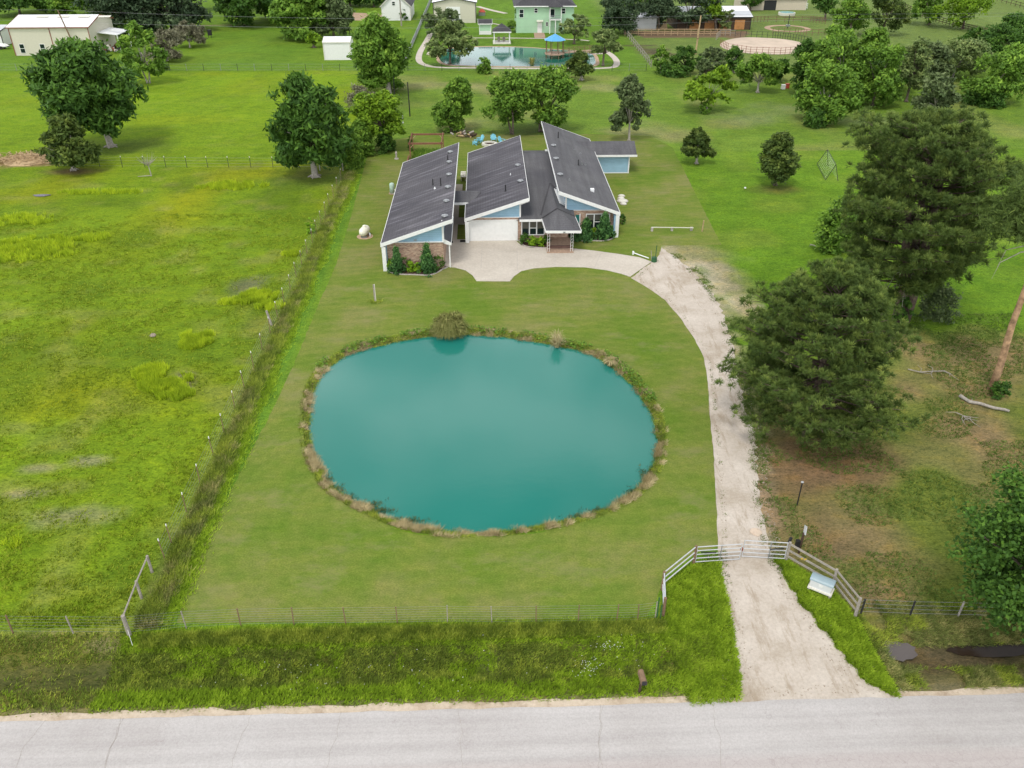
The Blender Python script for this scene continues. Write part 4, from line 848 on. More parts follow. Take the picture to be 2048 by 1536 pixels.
# cross fence in the pasture
cf = ppoly([(px, 333+.004*px) for px in (118,162,200,245,290,332,374,416,458,502,546,588,640,686)])
wire_fence('cross_fence', 'thin wire fence crossing the pasture below the two big dark trees', cf, 1.3, 4, mats=('dark_metal',), tips=True, pw=.05)
o = thing('pipe_gate', 'grey pipe gate frame at the corner behind the dark tree', 'gate', A3(640, 338)); a_, b_ = at(640, 341), at(686, 341)
MB().tube([(*a_, 0), (*a_, 1.5)], .05, 7).build('post', 'galvanised', o); MB().tube([(*b_, 0), (*b_, 1.6)], .07, 7).build('post', 'grey_wood', o); MB().tube([(*a_, 1.45), (*b_, 1.45)], .035, 7).build('rail', 'galvanised', o)
# rear boundary fence
rp = [at(px, 141.5) for px in range(0, 1300, 34)]
wire_fence('rear_fence', 'wire mesh fence on slim posts along the far boundary', rp, 1.3, 3, mats=('dark_metal','grey_metal'), pw=.07, wr=.012)
# mailbox
x, y = at(1280, 1388); o = thing('mailbox', 'brown metal mailbox on a dark post at the road edge', 'mailbox', (x, y, 0))
MB().beam((x-.02, y+.1, 0), (x, y, 1.05), .1, .1).build('post', 'dark_wood', o)
bx = MB(); prof = [(-.12, 0), (.12, 0), (.12, .17)]+[(.12*math.cos(t), .17+.1*math.sin(t)) for t in (.5, 1, 1.57, 2.1, 2.64)]+[(-.12, .17)]
bx.add([(x+.04+q*1.1, y-.35, 1.05+z*1.15) for q, z in prof]+[(x-.02+q*1.1, y+.3, 1.05+z*1.15) for q, z in prof], [tuple(range(9)), tuple(range(17, 8, -1))]+[(i, i+9, (i+1) % 9+9, (i+1) % 9) for i in range(9)])
bx.build('box', 'brown_wood', o); MB().box(x-.07, y-.37, 1.08, x+.15, y-.352, 1.33).build('door', 'dark_metal', o); MB().box(x-.1, y-.2, 1.0, x+.13, y-.1, 1.045).build('bracket', 'grey_metal', o)
# parcel tub
x, y = at(1640, 1183); o = thing('parcel_bin', 'white plastic tub with a rounded blue-grey lid on a small stand by the board fence', 'bin', (x, y, 0), rz=-.62)
MB().add([(-.5,-.24,.3),(.5,-.24,.3),(.5,.24,.3),(-.5,.24,.3),(-.56,-.3,.8),(.56,-.3,.8),(.56,.3,.8),(-.56,.3,.8)], [(3,2,1,0),(4,5,6,7),(0,1,5,4),(1,2,6,5),(2,3,7,6),(3,0,4,7)]).build('tub', 'tub_white', o, local=True)
ld = MB(); pr_ = [(.32*math.cos(t)*-1, .81+.17*math.sin(t)) for t in (k*math.pi/8 for k in range(9))]
ld.add([(-.6, q, z) for q, z in pr_]+[(.6, q, z) for q, z in pr_], [tuple(range(9)), tuple(range(17, 8, -1))]+[(i, i+9, (i+1) % 9+9, (i+1) % 9) for i in range(9)]); ld.build('lid', 'lid_blue', o, local=True, smooth=False)
MB().box(-.62, -.34, .22, .62, .32, .298).build('base_board', 'off_white', o, local=True)
for sx in (-.54, .54):
    for sy in (-.26, .24): MB().box(sx-.04, sy-.04, 0, sx+.04, sy+.04, .22).build('leg', 'grey_wood', o, local=True)
MB().box(-.1, -.297, .55, .1, -.282, .7).build('paper_notice', 'white_paint', o, local=True)
# solar gate opener
x, y = at(1597, 1106); o = thing('gate_opener', 'black gate opener post with a tilted solar panel behind the board fence', 'gate opener', (x, y, 0))
MB().beam((x, y, 0), (x+.02, y, 1.5), .1, .1).build('post', 'dark_wood', o); MB().beam((x+.03, y-.08, 1.45), (x+.1, y+.12, 1.9), .32, .03, (1, 0, 0)).build('solar_panel', 'galvanised', o); MB().box(x-.28, y-.1, .5, x-.08, y+.1, .95).build('control_box', 'black_iron', o)
x, y = at(1576, 1122); MB().beam((x-.05, y+.3, 1.1), (x+.02, y+.3, 1.45), .12, .12).build('camera', 'dark_metal', o)
# reflectors and notices on fences
for px, py, z, lb in ((1598,1128,.75,'small yellow reflectors on the board fence'),):
    x, y = at(px, py+10, 0); tag(MB().box(x-.14, y-.2, .9, x-.02, y-.17, .98).box(x+.03, y-.24, .88, x+.15, y-.21, .96).build('reflector', 'yellow'), lb, 'reflector')
# fallen branches and logs
def log(name, label, pxs, r0, r1, mat, twigs=0, seed=0, z=.12, group=None):
    P = [(*at(*p), z) for p in pxs]; n_ = len(P); rr = random.Random(seed)
    o = thing(name, label, 'log', (P[0][0], P[0][1], 0), group)
    MB().tube(P, [r0+(r1-r0)*i/(n_-1) for i in range(n_)], 8).build('stem', mat, o)
    tw = MB()
    for k in range(twigs):
        p = rr.choice(P[1:]); a = rr.uniform(0, 6.28); L = rr.uniform(.4, 1.2); tw.tube([p, (p[0]+L*.5*math.cos(a), p[1]+L*.5*math.sin(a), .15), (p[0]+L*math.cos(a+.3), p[1]+L*math.sin(a+.3), .08)], [.03, .02, .01], 5)
    if twigs: tw.build('twigs', mat, o)
log('fallen_log', 'bare fallen log on the ground in front of the leaning snag', [(1919,794),(1938,806),(1960,810),(1985,818),(2008,822),(2018,825)], .13, .09, 'pale_bark', 1, 2)
log('fallen_branch', 'grey fallen branch lying right of the near pine', [(1815,741),(1840,747),(1865,745),(1888,744),(1900,750)], .05, .02, 'grey_wood', 8, 3)
log('fallen_branch', 'scatter of dead twigs left of the fallen log', [(1912,828),(1925,834),(1938,840)], .04, .015, 'grey_wood', 9, 5)
log('fallen_branch', 'grey rod of driftwood at the far side of the tall pine', [(1620,491),(1628,493),(1634,496)], .06, .04, 'pale_bark', 1, 6)
# rocks
for px, py, r_, lb in ((306,671,.28,'pale lone rock in the middle of the left pasture'),(1512,1065,.35,'pale rock at the right edge of the gravel driveway')):
    x, y = at(px, py); rr = random.Random(px); m_ = MB()
    m_.lathe((x, y, -.05), [(0, r_*.8), (r_*.3, r_), (r_*.6, r_*.7), (r_*.75, .03)], 8); m_.v = [(a+rr.uniform(-.05, .05), b+rr.uniform(-.05, .05), c+rr.uniform(-.03, .03)) for a, b, c in m_.v]; tag(m_.build('rock', 'rock' if px < 400 else 'sand'), lb, 'rock')
x, y = at(83, 391); sheet('puddle_water', [[(x+1.0*math.cos(t)*(1+.2*math.sin(3*t)), y+.45*math.sin(t)) for t in (k*6.283/20 for k in range(20))]], .03, 'puddle')

# ---------------------------------------------------------------- trees
def crown_frame(base, box, hfac=1.0):
    """base: ground pixel, box: outline in the photograph -> centre and radii in metres at the trunk's distance"""
    bx, by = at(*base); x0, y0, x1, y1 = box; cxp, cyp = (x0+x1)/2, (y0+y1)/2
    Yp = by
    def on(px, py):
        lo, hi = -8.0, 31.0
        for _ in range(40):
            m = (lo+hi)/2
            if at(px, py, m)[1] > Yp: lo = m
            else: hi = m
        return at(px, py, lo)[0], lo
    xc, zc = on(cxp, cyp); xl, _ = on(x0, cyp); xr, _ = on(x1, cyp); rx = (xr-xl)/2
    D = math.hypot(Yp, CAM_H-zc); phi = math.atan2(CAM_H-zc, Yp); scale = (xr-xl)/(x1-x0)
    ve = (y1-y0)/2*scale; rz2 = (ve**2-(rx*math.sin(phi)*.9)**2)/math.cos(phi)**2
    rz = math.sqrt(max(rz2, (rx*.5)**2))
    return bx, by, xc, zc, rx, rz
PROF = {'pineA': lambda t: np.interp(t, [0, .15, .35, .6, .85, 1], [.55, .95, 1.1, 1.02, .8, .45]), 'pineB': lambda t: np.interp(t, [0, .12, .3, .6, .85, 1], [.72, .98, 1, .72, .45, .12]),
        'round': lambda t: np.sqrt(np.clip(1-(2*t-1)**2, 0, 1)), 'dome': lambda t: np.clip(np.sqrt(np.clip(1-(1.25*t-.25)**2*.98, 0, 1)), 0, 1)*np.clip(t*6, .35, 1),
        'tear': lambda t: np.clip(np.sin(np.clip(t*.93+.1, 0, 1)**.8*math.pi), 0, 1)**.8, 'cone': lambda t: np.clip(1.02-t, 0, 1)**.7*np.clip(t*6, .5, 1), 'wide': lambda t: np.sqrt(np.clip(1-(1.1*t-.35)**2*1.7, 0, 1))*np.clip(t*4, .3, 1)}
def tree(name, label, base, box, mat='leaf_mid', prof='round', seed=0, n=6000, size=.3, aspect=1.7, up=.35, lobes=14, bark='bark', trunk=.22, group=None, cat='tree', gap=.0, stems=1, clumpr=.2, kz=1.0):
    rs = np.random.RandomState(seed+100); bx, by, xc, zc, rx, rz = crown_frame(base, box)
    rz *= kz*1.03; rx *= 1.06
    if zc-rz < .4: tp_ = zc+rz; rz = (tp_-.3)/2; zc = tp_-rz
    f = PROF[prof]; ry = rx*rs.uniform(.9, 1.0)
    o = thing(name, label, cat, (bx, by, 0), group)
    L = []
    for k in range(lobes):
        t = rs.uniform(.12, .9); a = k*2.4+rs.uniform(-.5, .5); q = f(t)*rs.uniform(.35, .82)
        L.append((xc+rx*q*math.cos(a), by+ry*q*math.sin(a), zc-rz+2*rz*t, rs.uniform(.2, .42)))
    L = np.array(L); nc = max(20, n//34)
    li = rs.randint(0, lobes, nc*2); dv = nrm(rs.normal(size=(nc*2, 3))+np.array((0, 0, .35)))
    Rm = np.array((rx, ry, rz*.9)); cp = L[li, :3] + dv*Rm*L[li, 3:4]*rs.uniform(.75, 1.05, (nc*2, 1))
    t = (cp[:, 2]-(zc-rz))/(2*rz); rad = np.sqrt(((cp[:, 0]-xc)/rx)**2+((cp[:, 1]-by)/ry)**2)
    ok = (t > -.02) & (t < 1.04) & (rad < f(np.clip(t, 0, 1))*(.84+.34*vnoise(np.arctan2(cp[:, 1]-by, cp[:, 0]-xc)*rx, cp[:, 2], rx*.33, seed))+.08); cp = cp[ok][:nc]; dv = dv[ok][:nc]; ncc = len(cp)
    per = max(6, n//max(1, ncc)); P = np.repeat(cp, per, 0)+rs.normal(size=(ncc*per, 3))*np.array((1, 1, .7))*clumpr*(rx+rz)/2*.42
    rel = P-np.repeat(cp, per, 0); out = nrm(rel)*.7+np.repeat(dv, per, 0)*.5; tone = np.repeat(rs.normal(.42, .2, ncc), per)+rs.normal(0, .1, ncc*per)
    tone += (P[:, 2]-np.repeat(cp[:, 2], per))/(clumpr*(rx+rz)*.35)*.2      # paler towards the top of each leaf clump
    P[:, 2] = np.maximum(P[:, 2], .1)
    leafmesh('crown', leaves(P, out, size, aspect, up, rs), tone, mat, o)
    tm = MB(); top = (xc, by, max(zc-rz*.1, .6))
    for s_ in range(stems):
        a = s_*2.1+seed; sp = 0 if stems == 1 else .25
        b0 = (bx+sp*math.cos(a), by+sp*math.sin(a), -.05); m1 = (bx*.65+xc*.35+sp*3*math.cos(a), by+sp*3*math.sin(a), zc*.45)
        tr = trunk*(1 if stems == 1 else .7)
        tm.tube([b0, (b0[0], b0[1], .25), m1, top], [tr*1.5, tr*1.1, tr*.8, tr*.4], 9)
        if stems == 1:
            for k in range(5): aa = k*1.26+seed; tm.tube([(bx, by, .35), (bx+tr*2.4*math.cos(aa), by+tr*2.4*math.sin(aa), -.03)], [tr*.5, tr*.15], 6)
    for k in range(min(lobes, 11)):
        q = L[k]; m1 = (bx*.6+xc*.4, by, zc*.5); mid = ((m1[0]+q[0])/2, (m1[1]+q[1])/2, (m1[2]+q[2])/2+.1*rz)
        tm.tube([m1, mid, tuple(q[:3])], [trunk*.45, trunk*.28, trunk*.08], 6)
    tm.build('trunk', bark, o, smooth=True)
    return o, (xc, by, zc, rx, rz)

def pine(name, label, base, box, seed, nb=120, tuft=.42, stems=((0, 0),), prof='dome', group=None, lowcut=.0, per=26, trunk=.38, levels=11):
    rs = np.random.RandomState(seed); bx, by, xc, zc, rx, rz = crown_frame(base, box); f = PROF[prof]
    zb, zt = max(.9, zc-rz), zc+rz; o = thing(name, label, 'tree', (bx, by, 0), group)
    tm = MB(); br = []; T = []; TD = []; TT = []
    for dx, dy in stems:
        tm.tube([(bx+dx*.25, by+dy*.25, -.1), (bx+dx*.5, by+dy*.5, zb*.8+.5), (xc*.6+bx*.4+dx*1.2, by+dy*1.2, (zb+zt)/2), (xc+dx*1.6, by+dy*1.6, zb+(zt-zb)*.8)], [trunk*1.25, trunk, trunk*.6, trunk*.1], 10)
    for k in range(nb):
        lv = k*levels//nb; t = float(np.clip((lv+.5+rs.uniform(-.55, .55))/levels, .01, .99))**.92; a = k*2.399+rs.uniform(-.4, .4); dx, dy = stems[k % len(stems)]
        r_ = rx*float(f(t))*rs.uniform(.66, 1.06)*(.74+.5*float(vnoise(math.cos(a)*2+9, math.sin(a)*2+t*5, .8, seed)))*(1-.12*len(stems)+.12); z0_ = zb+(zt-zb)*t*.86
        cx, cy = xc+(bx-xc)*(1-t)*.8+dx*1.2*t, by+dy*1.2*t
        rise = r_*(.08+.5*t)+rs.uniform(-.2, .3)
        p0 = np.array((cx, cy, z0_)); p2 = np.array((xc+(cx-xc)*.3+r_*math.cos(a), by+r_*math.sin(a), z0_+rise)); p1 = (p0+p2)/2+np.array((0, 0, -.06*r_))
        tm.tube([p0, p1, p2], [.045+.045*(1-t), .045, .015], 5)
        m_ = max(4, int(per*.72*(.3+r_/rx)))
        s_ = rs.uniform(.5, 1.02, m_); q = (1-s_)[:, None]**2*p0+2*((1-s_)*s_)[:, None]*p1+(s_**2)[:, None]*p2
        side = np.array((-math.sin(a), math.cos(a), 0)); q = q+side*(rs.normal(0, 1, m_)*(.15+.16*r_*s_))[:, None]+np.array((0, 0, 1))*(rs.uniform(-.05, .3, m_)*(.45+.08*r_))[:, None]
        for c_ in q:
            if rs.rand() < .4: tm.tube([p1*.4+p2*.6, c_-np.array((0, 0, .15))], [.018, .008], 4)
            T.append(c_[None]); TD.append(nrm(np.array([[math.cos(a)*.35, math.sin(a)*.35, .9]]))); TT.append(np.full(1, rs.normal(.36, .16)))
    T = np.concatenate(T); TD = np.concatenate(TD); TT = np.concatenate(TT); n = len(T); nn_ = 64; T[:, 2] = np.maximum(T[:, 2], .35)
    Q = np.repeat(T, nn_, 0); D = nrm(np.repeat(TD, nn_, 0)*.75+rs.normal(size=(n*nn_, 3))*.75); Ln = 1.0*tuft*rs.uniform(.6, 1.15, (n*nn_, 1))
    sd_ = nrm(np.cross(D, rs.normal(size=(n*nn_, 3))))*.024*(tuft/.42)
    st = Q+D*Ln*.3
    V = np.stack([st-sd_, st+sd_, Q+D*Ln+sd_*.5, Q+D*Ln-sd_*.5], 1)
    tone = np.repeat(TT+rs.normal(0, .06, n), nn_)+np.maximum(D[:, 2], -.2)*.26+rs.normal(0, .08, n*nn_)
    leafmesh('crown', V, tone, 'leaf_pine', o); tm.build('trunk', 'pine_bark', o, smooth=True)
    return o, (xc, by, zc, rx, rz)

# near pines
p1, q1 = pine('pine_tree', 'tallest broad pine with several forked trunks right of the house lawn', (1803,640), (1638,228,2035,590), 3, nb=190, tuft=.46, stems=((-1, .2), (.6, -.3), (.2, .8)), prof='pineA', per=34, trunk=.42)
p2, q2 = pine('pine_tree', 'near wide pine overhanging the gravel driveway', (1613,868), (1458,508,1838,912), 8, nb=150, tuft=.36, prof='pineB', per=34, trunk=.28)
dead = MB(); rr = random.Random(3)
for k in range(26):
    a = rr.uniform(0, 6.28); z0 = rr.uniform(3.2, 6.0); L = rr.uniform(1.2, 2.8); X0, Y0 = q1[0]+rr.uniform(-.5, .8), q1[1]
    dead.tube([(X0, Y0, z0), (X0+L*.5*math.cos(a), Y0+L*.5*math.sin(a), z0+.1), (X0+L*math.cos(a), Y0+L*math.sin(a), z0-rr.uniform(.3, 1.4))], [.05, .03, .01], 5)
dead.build('dead_branches', 'pale_bark', p1)
# snag pine leaning out of frame on the right
def onY(px, py, Y):
    lo, hi = -8.0, 31.0
    for _ in range(40):
        m_ = (lo+hi)/2
        if at(px, py, m_)[1] > Y: lo = m_
        else: hi = m_
    return (at(px, py, lo)[0], Y, lo)
bx, by = at(1983, 778); o = thing('pine_tree', 'leaning pine with peeling orange-brown trunk at the right edge', 'tree', (bx, by, 0))
pth = [(bx, by, -.1)]; 
for px, py, z in ((2001,730,1.9),(2024,650,4.4),(2050,580,6.6),(2078,500,9),(2100,420,11)): pth.append((*at(px, py, z), z)); pth[-1] = onY(px, py, by+.3)
MB().tube(pth, [.3, .26, .23, .2, .15, .08], 10).build('trunk', 'snag_bark', o, smooth=True)
rs = np.random.RandomState(9); br = MB(); T = []
for px, py, z in ((2005,440,9.5),(2030,420,10),(2020,470,9),(2045,400,10.5),(2040,455,9.5),(2060,380,11),(2080,430,10.5)):
    p2_ = np.array(onY(px, py, by+.3)); p0_ = np.array(pth[4]); mid = (p0_+p2_)/2+np.array((0, 0, .5)); br.tube([p0_, mid, p2_], [.08, .05, .02], 5)
    T.append(p2_+rs.normal(size=(60, 3))*np.array((.6, .8, .35))); T.append(mid+rs.normal(size=(15, 3))*np.array((.5, .5, .3)))
for px, py, z in ((2012,500,7.5),(2000,525,7)):
    p2_ = np.array(onY(px, py, by+.3)); p0_ = np.array(pth[4]); br.tube([p0_, (p0_+p2_)/2+np.array((0, 0, .3)), p2_, p2_+np.array((-.2, 0, -1.2))], [.06, .04, .03, .01], 5)
T = np.concatenate(T); Q = np.repeat(T, 20, 0); D = nrm(rs.normal(size=Q.shape)*.8+np.array((0, 0, .7))); sd_ = nrm(np.cross(D, rs.normal(size=Q.shape)))*.026; Ln = .42*rs.uniform(.6, 1.1, (len(Q), 1))
leafmesh('crown', np.stack([Q-sd_, Q+sd_, Q+D*Ln+sd_*.4, Q+D*Ln-sd_*.4], 1), rs.normal(.42, .15, len(Q)), 'leaf_pine', o); br.build('limbs', 'pale_bark', o)
bush('shrub', 'dark green shrub at the foot of the leaning orange-brown pine', 1997, 792, .75, 1.1, 'leaf_dark', 51, 1200, .12, group=None)
bush('shrub', 'bright green leafy bush at the left foot of the tallest pine', 1668, 500, 2.0, 5.0, 'leaf_mid', 52, 6500, .2, group=None)
bush('shrub', 'small olive shrub at the foot of the tallest pine', 1870, 640, 1.6, 3.0, 'leaf_olive', 53, 3000, .16, group=None)
bush('shrub', 'ivy heap hiding the tallest pine trunk base', 1800, 645, .8, 2.2, 'leaf_dark', 54, 1200, .16, group=None)
# right foreground broadleaf
tree('oak_tree', 'dark leafy tree leaning in from the lower right corner', (2085,1290), (1935,955,2270,1290), 'leaf_dark', 'round', 61, 30000, .14, 1.6, .2, 26, trunk=.25, clumpr=.16)

# broadleaf and cedar trees round the house and pastures
tree('shade_tree', 'big round dark green tree at the far left of the pasture', (222,293), (73,92,284,268), 'leaf_dark', 'round', 1, 26000, .34, 2.4, .55, 26, trunk=.42, bark='pale_bark', clumpr=.17)
tree('shade_tree', 'tall dark green tree with feathery top on the pasture cross fence', (630,353), (532,140,694,332), 'leaf_dark', 'tear', 2, 26000, .28, 2.8, .75, 24, trunk=.38, bark='pale_bark', clumpr=.16)
o, q = tree('cedar_tree', 'windswept cedar with bare grey inner branches beside the brush pile', (148,340), (65,228,200,328), 'leaf_cedar', 'cone', 3, 11000, .22, 2.6, .5, 16, trunk=.25, bark='pale_bark', clumpr=.17)
dd = MB(); rr = random.Random(6)
for k in range(30): a = rr.uniform(0, 6.28); L = rr.uniform(.8, 2.6); z0 = rr.uniform(.8, 2.6); dd.tube([(q[0]-.4, q[1]-1, z0), (q[0]-.4+L*math.cos(a), q[1]-1.6+L*.5*math.sin(a), z0+rr.uniform(.2, 1.4))], [.05, .015], 5)
dd.build('dead_branches', 'pale_bark', o)
x, y = at(303, 352); o = thing('bare_sapling', 'small nearly leafless sapling with a thin pale trunk in the pasture', 'tree', (x, y, 0)); tb = MB(); tb.tube([(x, y, 0), (x-.1, y, 1.6)], [.07, .05], 7); rr = random.Random(5)
for k in range(34): a = rr.uniform(0, 6.28); L = rr.uniform(.6, 1.4); tb.tube([(x-.1, y, rr.uniform(1.2, 1.7)), (x-.1+L*.6*math.cos(a), y+L*.6*math.sin(a), 1.9), (x-.1+L*math.cos(a), y+L*math.sin(a), 1.9+rr.uniform(.1, .9))], [.02, .015, .006], 4)
tb.tube([(x, y, .05), (x-.6, y-.1, .06), (x-1.6, y-.3, .05)], [.06, .05, .03], 6); tb.build('trunk', 'pale_bark', o)
tree('shade_tree', 'tall mid green tree on the fence line in front of the white shed', (777,186), (692,33,820,178), 'leaf_mid', 'tear', 5, 20000, .36, 2.2, .5, 22, trunk=.45, bark='pale_bark', stems=2, clumpr=.17)
tree('shade_tree', 'bright yellow-green round tree left of the house', (773,298), (695,186,817,282), 'leaf_bright', 'dome', 6, 17000, .26, 1.9, .3, 22, trunk=.3, clumpr=.15)
bush('shrub', 'dark ivy skirt at the foot of the bright yellow-green tree', 772, 304, 1.5, 3.0, 'leaf_dark', 56, 3500, .18, group=None)
bush('shrub', 'green thicket at the upper end of the side fence', 706, 335, 1.6, 4.6, 'leaf_mid', 57, 6000, .2, group=None)
bush('shrub', 'leafy thicket behind the corner of the side fence', 722, 312, 1.8, 4.4, 'leaf_mid', 58, 5500, .22, group=None)
bush('shrub', 'pale brushy scrub along the fence behind the bright tree', 722, 225, 2.4, 4.0, 'leaf_bare', 59, 3500, .2, group=None)
bush('shrub', 'bright sprig growing through the side fence', 622, 466, .55, 1.5, 'leaf_lime', 60, 420, .18, group=None)
tree('small_tree', 'two-part small tree, upper half, behind the woodpile', (912,262), (890,152,950,235), 'leaf_mid', 'tear', 7, 6500, .26, 2.0, .3, 12, trunk=.16)
tree('small_tree', 'low leafy clump left of the two-part small tree', (900,262), (867,192,938,262), 'leaf_mid', 'round', 8, 6000, .25, 2.0, .2, 12, trunk=.14)
tree('shade_tree', 'spreading tree behind the blue garden chairs', (1025,268), (968,150,1080,246), 'leaf_mid', 'wide', 9, 12000, .27, 2.0, .3, 20, trunk=.22, stems=2)
tree('shade_tree', 'spreading tree right behind the tall right wing roof', (1082,262), (1046,138,1152,252), 'leaf_mid', 'wide', 10, 13000, .27, 2.0, .3, 20, trunk=.24, stems=2)
tree('cedar_tree', 'dark cedar with a pale trunk in front of the far pond walk', (1163,160), (1127,102,1190,148), 'leaf_cedar', 'cone', 11, 5500, .28, 2.4, .3, 12, trunk=.26, bark='pale_bark')
bush('shrub', 'small light bush on the near side of the far pond', 969, 146, 1.7, 2.6, 'leaf_mid', 61, 1300, .3, group=None)
tree('small_tree', 'slim teardrop-shaped tree standing alone behind the side wing', (1258,282), (1217,152,1302,266), 'leaf_olive', 'tear', 12, 9500, .25, 2.0, .6, 18, trunk=.16, bark='pale_bark', clumpr=.14)
tree('cedar_tree', 'small layered dark cedar in the back lawn right of the side wing', (1393,327), (1355,258,1436,316), 'leaf_cedar', 'cone', 13, 6000, .22, 2.6, .15, 14, trunk=.15, bark='pale_bark', clumpr=.15)
tree('cedar_tree', 'rounded dark cedar in the right lawn near the goal net', (1550,370), (1504,268,1611,358), 'leaf_cedar', 'cone', 14, 13000, .2, 2.2, .3, 20, trunk=.17, clumpr=.16)
tree('small_tree', 'loose light green tree with a bush at its foot in the back lawn', (1413,222), (1370,135,1470,208), 'leaf_bright', 'wide', 15, 6500, .28, 2.0, .3, 14, trunk=.16, bark='pale_bark', clumpr=.15)
bush('shrub', 'low green bush round the foot of the loose light green tree', 1411, 226, 1.3, 1.6, 'leaf_mid', 62, 900, .22, group=None)
G = 'trees on the back boundary line'
for i, (b, bxx, mt, pf_, nn_, lb) in enumerate([((1322,148),(1303,95,1341,150),'leaf_mid','tear',3000,'slim light tree at the left end of the back hedge line'),((1370,150),(1344,95,1397,152),'leaf_dark','round',3800,'dark rounded tree second from the left in the back hedge line'),
    ((1466,148),(1447,90,1488,142),'leaf_dark','tear',3000,'dark upright tree between the round pen and the back lawn'),((1392,160),(1395,115,1450,170),'leaf_olive','round',3200,'olive tree behind the loose light green tree'),
    ((1515,190),(1475,115,1562,188),'leaf_mid','wide',5500,'wide mid green tree below the round sand pen'),((1616,195),(1580,88,1655,198),'leaf_dark','round',7000,'dark tree with white boxes at its left foot'),
    ((1690,210),(1600,76,1735,188),'leaf_mid','wide',10000,'broad canopy at the left of the right-hand grove'),((1745,218),(1700,95,1812,212),'leaf_mid','round',9000,'full green tree in the middle of the right-hand grove'),
    ((1640,252),(1603,130,1717,248),'leaf_mid','dome',11500,'front light green tree of the grove with a dense bush base'),((1812,208),(1790,80,1872,172),'leaf_grey','tear',5500,'airy grey-green tree with a leaning pale trunk'),
    ((1866,238),(1828,155,1917,236),'leaf_olive','dome',6500,'half bare bush behind the top of the tallest pine'),((1972,212),(1930,110,2058,206),'leaf_mid','wide',8500,'spreading tree with two dark bushes near the right edge'),
    ((1905,165),(1838,82,1990,168),'leaf_grey','wide',8000,'pale grey-green trees right of the leaning trunk'),((2030,135),(1952,55,2075,132),'leaf_dark','wide',7500,'dark grove at the right edge below the power pole')]):
    tree('boundary_tree', lb, (b[0], b[1]-.06*(bxx[2]-bxx[0])), bxx, mt, pf_, 20+i, nn_, .3, 1.9, .35, 14, trunk=.2, group=G, bark='bark' if i % 2 else 'pale_bark')
bush('shrub', 'dense dark bush under the front light green tree', 1632, 252, 2.2, 2.6, 'leaf_dark', 63, 2500, .25, group=None)
bush('shrub', 'left dark bush under the spreading right edge tree', 1950, 208, 2.4, 2.6, 'leaf_dark', 64, 1800, .28, group=None)
bush('shrub', 'right dark bush under the spreading right edge tree', 1983, 214, 2.2, 2.4, 'leaf_dark', 65, 1600, .28, group=None)
bush('shrub', 'hedge growth under the trees beside the post fence corner', 1345, 150, 3.2, 2.0, 'leaf_dark', 66, 1800, .3, group=None)
G = 'trees beyond the horse paddocks'
for i, (b, bxx, mt, pf_, nn_, lb) in enumerate([((1700,72),(1662,-4,1742,76),'leaf_mid','tear',5200,'leafy tree right of the small riding ring'),((1765,70),(1738,-30,1815,60),'leaf_cedar','wide',5200,'dark pine-like tree with an orange trunk at the top right'),
    ((1650,40),(1622,-25,1682,26),'leaf_dark','round',4000,'dark round tree beside the swimming pool'),((1858,50),(1822,-25,1892,44),'leaf_mid','wide',4200,'left tree over the dark rail fence at the top right'),((1925,58),(1880,-25,1987,50),'leaf_bright','wide',5000,'right, lighter tree over the dark rail fence at the top right'),
    ((1250,68),(1195,-20,1292,68),'leaf_oak','dome',11000,'grey-green oak at the left corner of the horse barn'),((1318,60),(1278,-30,1352,50),'leaf_oak','wide',9000,'oak whose trunk stands before the metal lean-to'),((1372,60),(1335,-30,1438,44),'leaf_oak','wide',9500,'dark oak over the middle of the horse barn'),((1432,62),(1400,-20,1450,50),'leaf_bright','round',3000,'light green tree beside the leaning utility pole'),((1458,62),(1438,20,1466,58),'leaf_grey','round',1500,'small grey-green tree in front of the barn roof'),((1500,22),(1480,-30,1530,12),'leaf_dark','round',2200,'dark tree behind the barn roof')]):
    tree('paddock_tree', lb, b, bxx, mt, pf_, 50+i, nn_, .36, 1.8, .3, 13, trunk=.28, group=G)
G = 'trees round the far pond'
for i, (b, bxx, mt, pf_, nn_, lb) in enumerate([((900,128),(855,44,948,116),'leaf_grey','dome',8500,'willowy grey-green tree at the left end of the far pond'),((872,75),(842,20,934,68),'leaf_olive','dome',5000,'olive tree in front of the tan metal workshop'),((1206,132),(1176,62,1243,106),'leaf_grey','dome',5500,'round grey-green tree at the right end of the far pond walk'),((1148,88),(1118,34,1184,80),'leaf_grey','wide',3600,'sparse tree in front of the pale green house'),((1034,64),(1012,20,1053,56),'leaf_mid','round',2800,'small tree hiding the left corner of the pale green house')]):
    tree('pond_tree', lb, b, bxx, mt, pf_, 70+i, nn_, .3, 2.0, .15, 14, trunk=.22, group=G, clumpr=.15)
G = 'trees behind the left metal building'
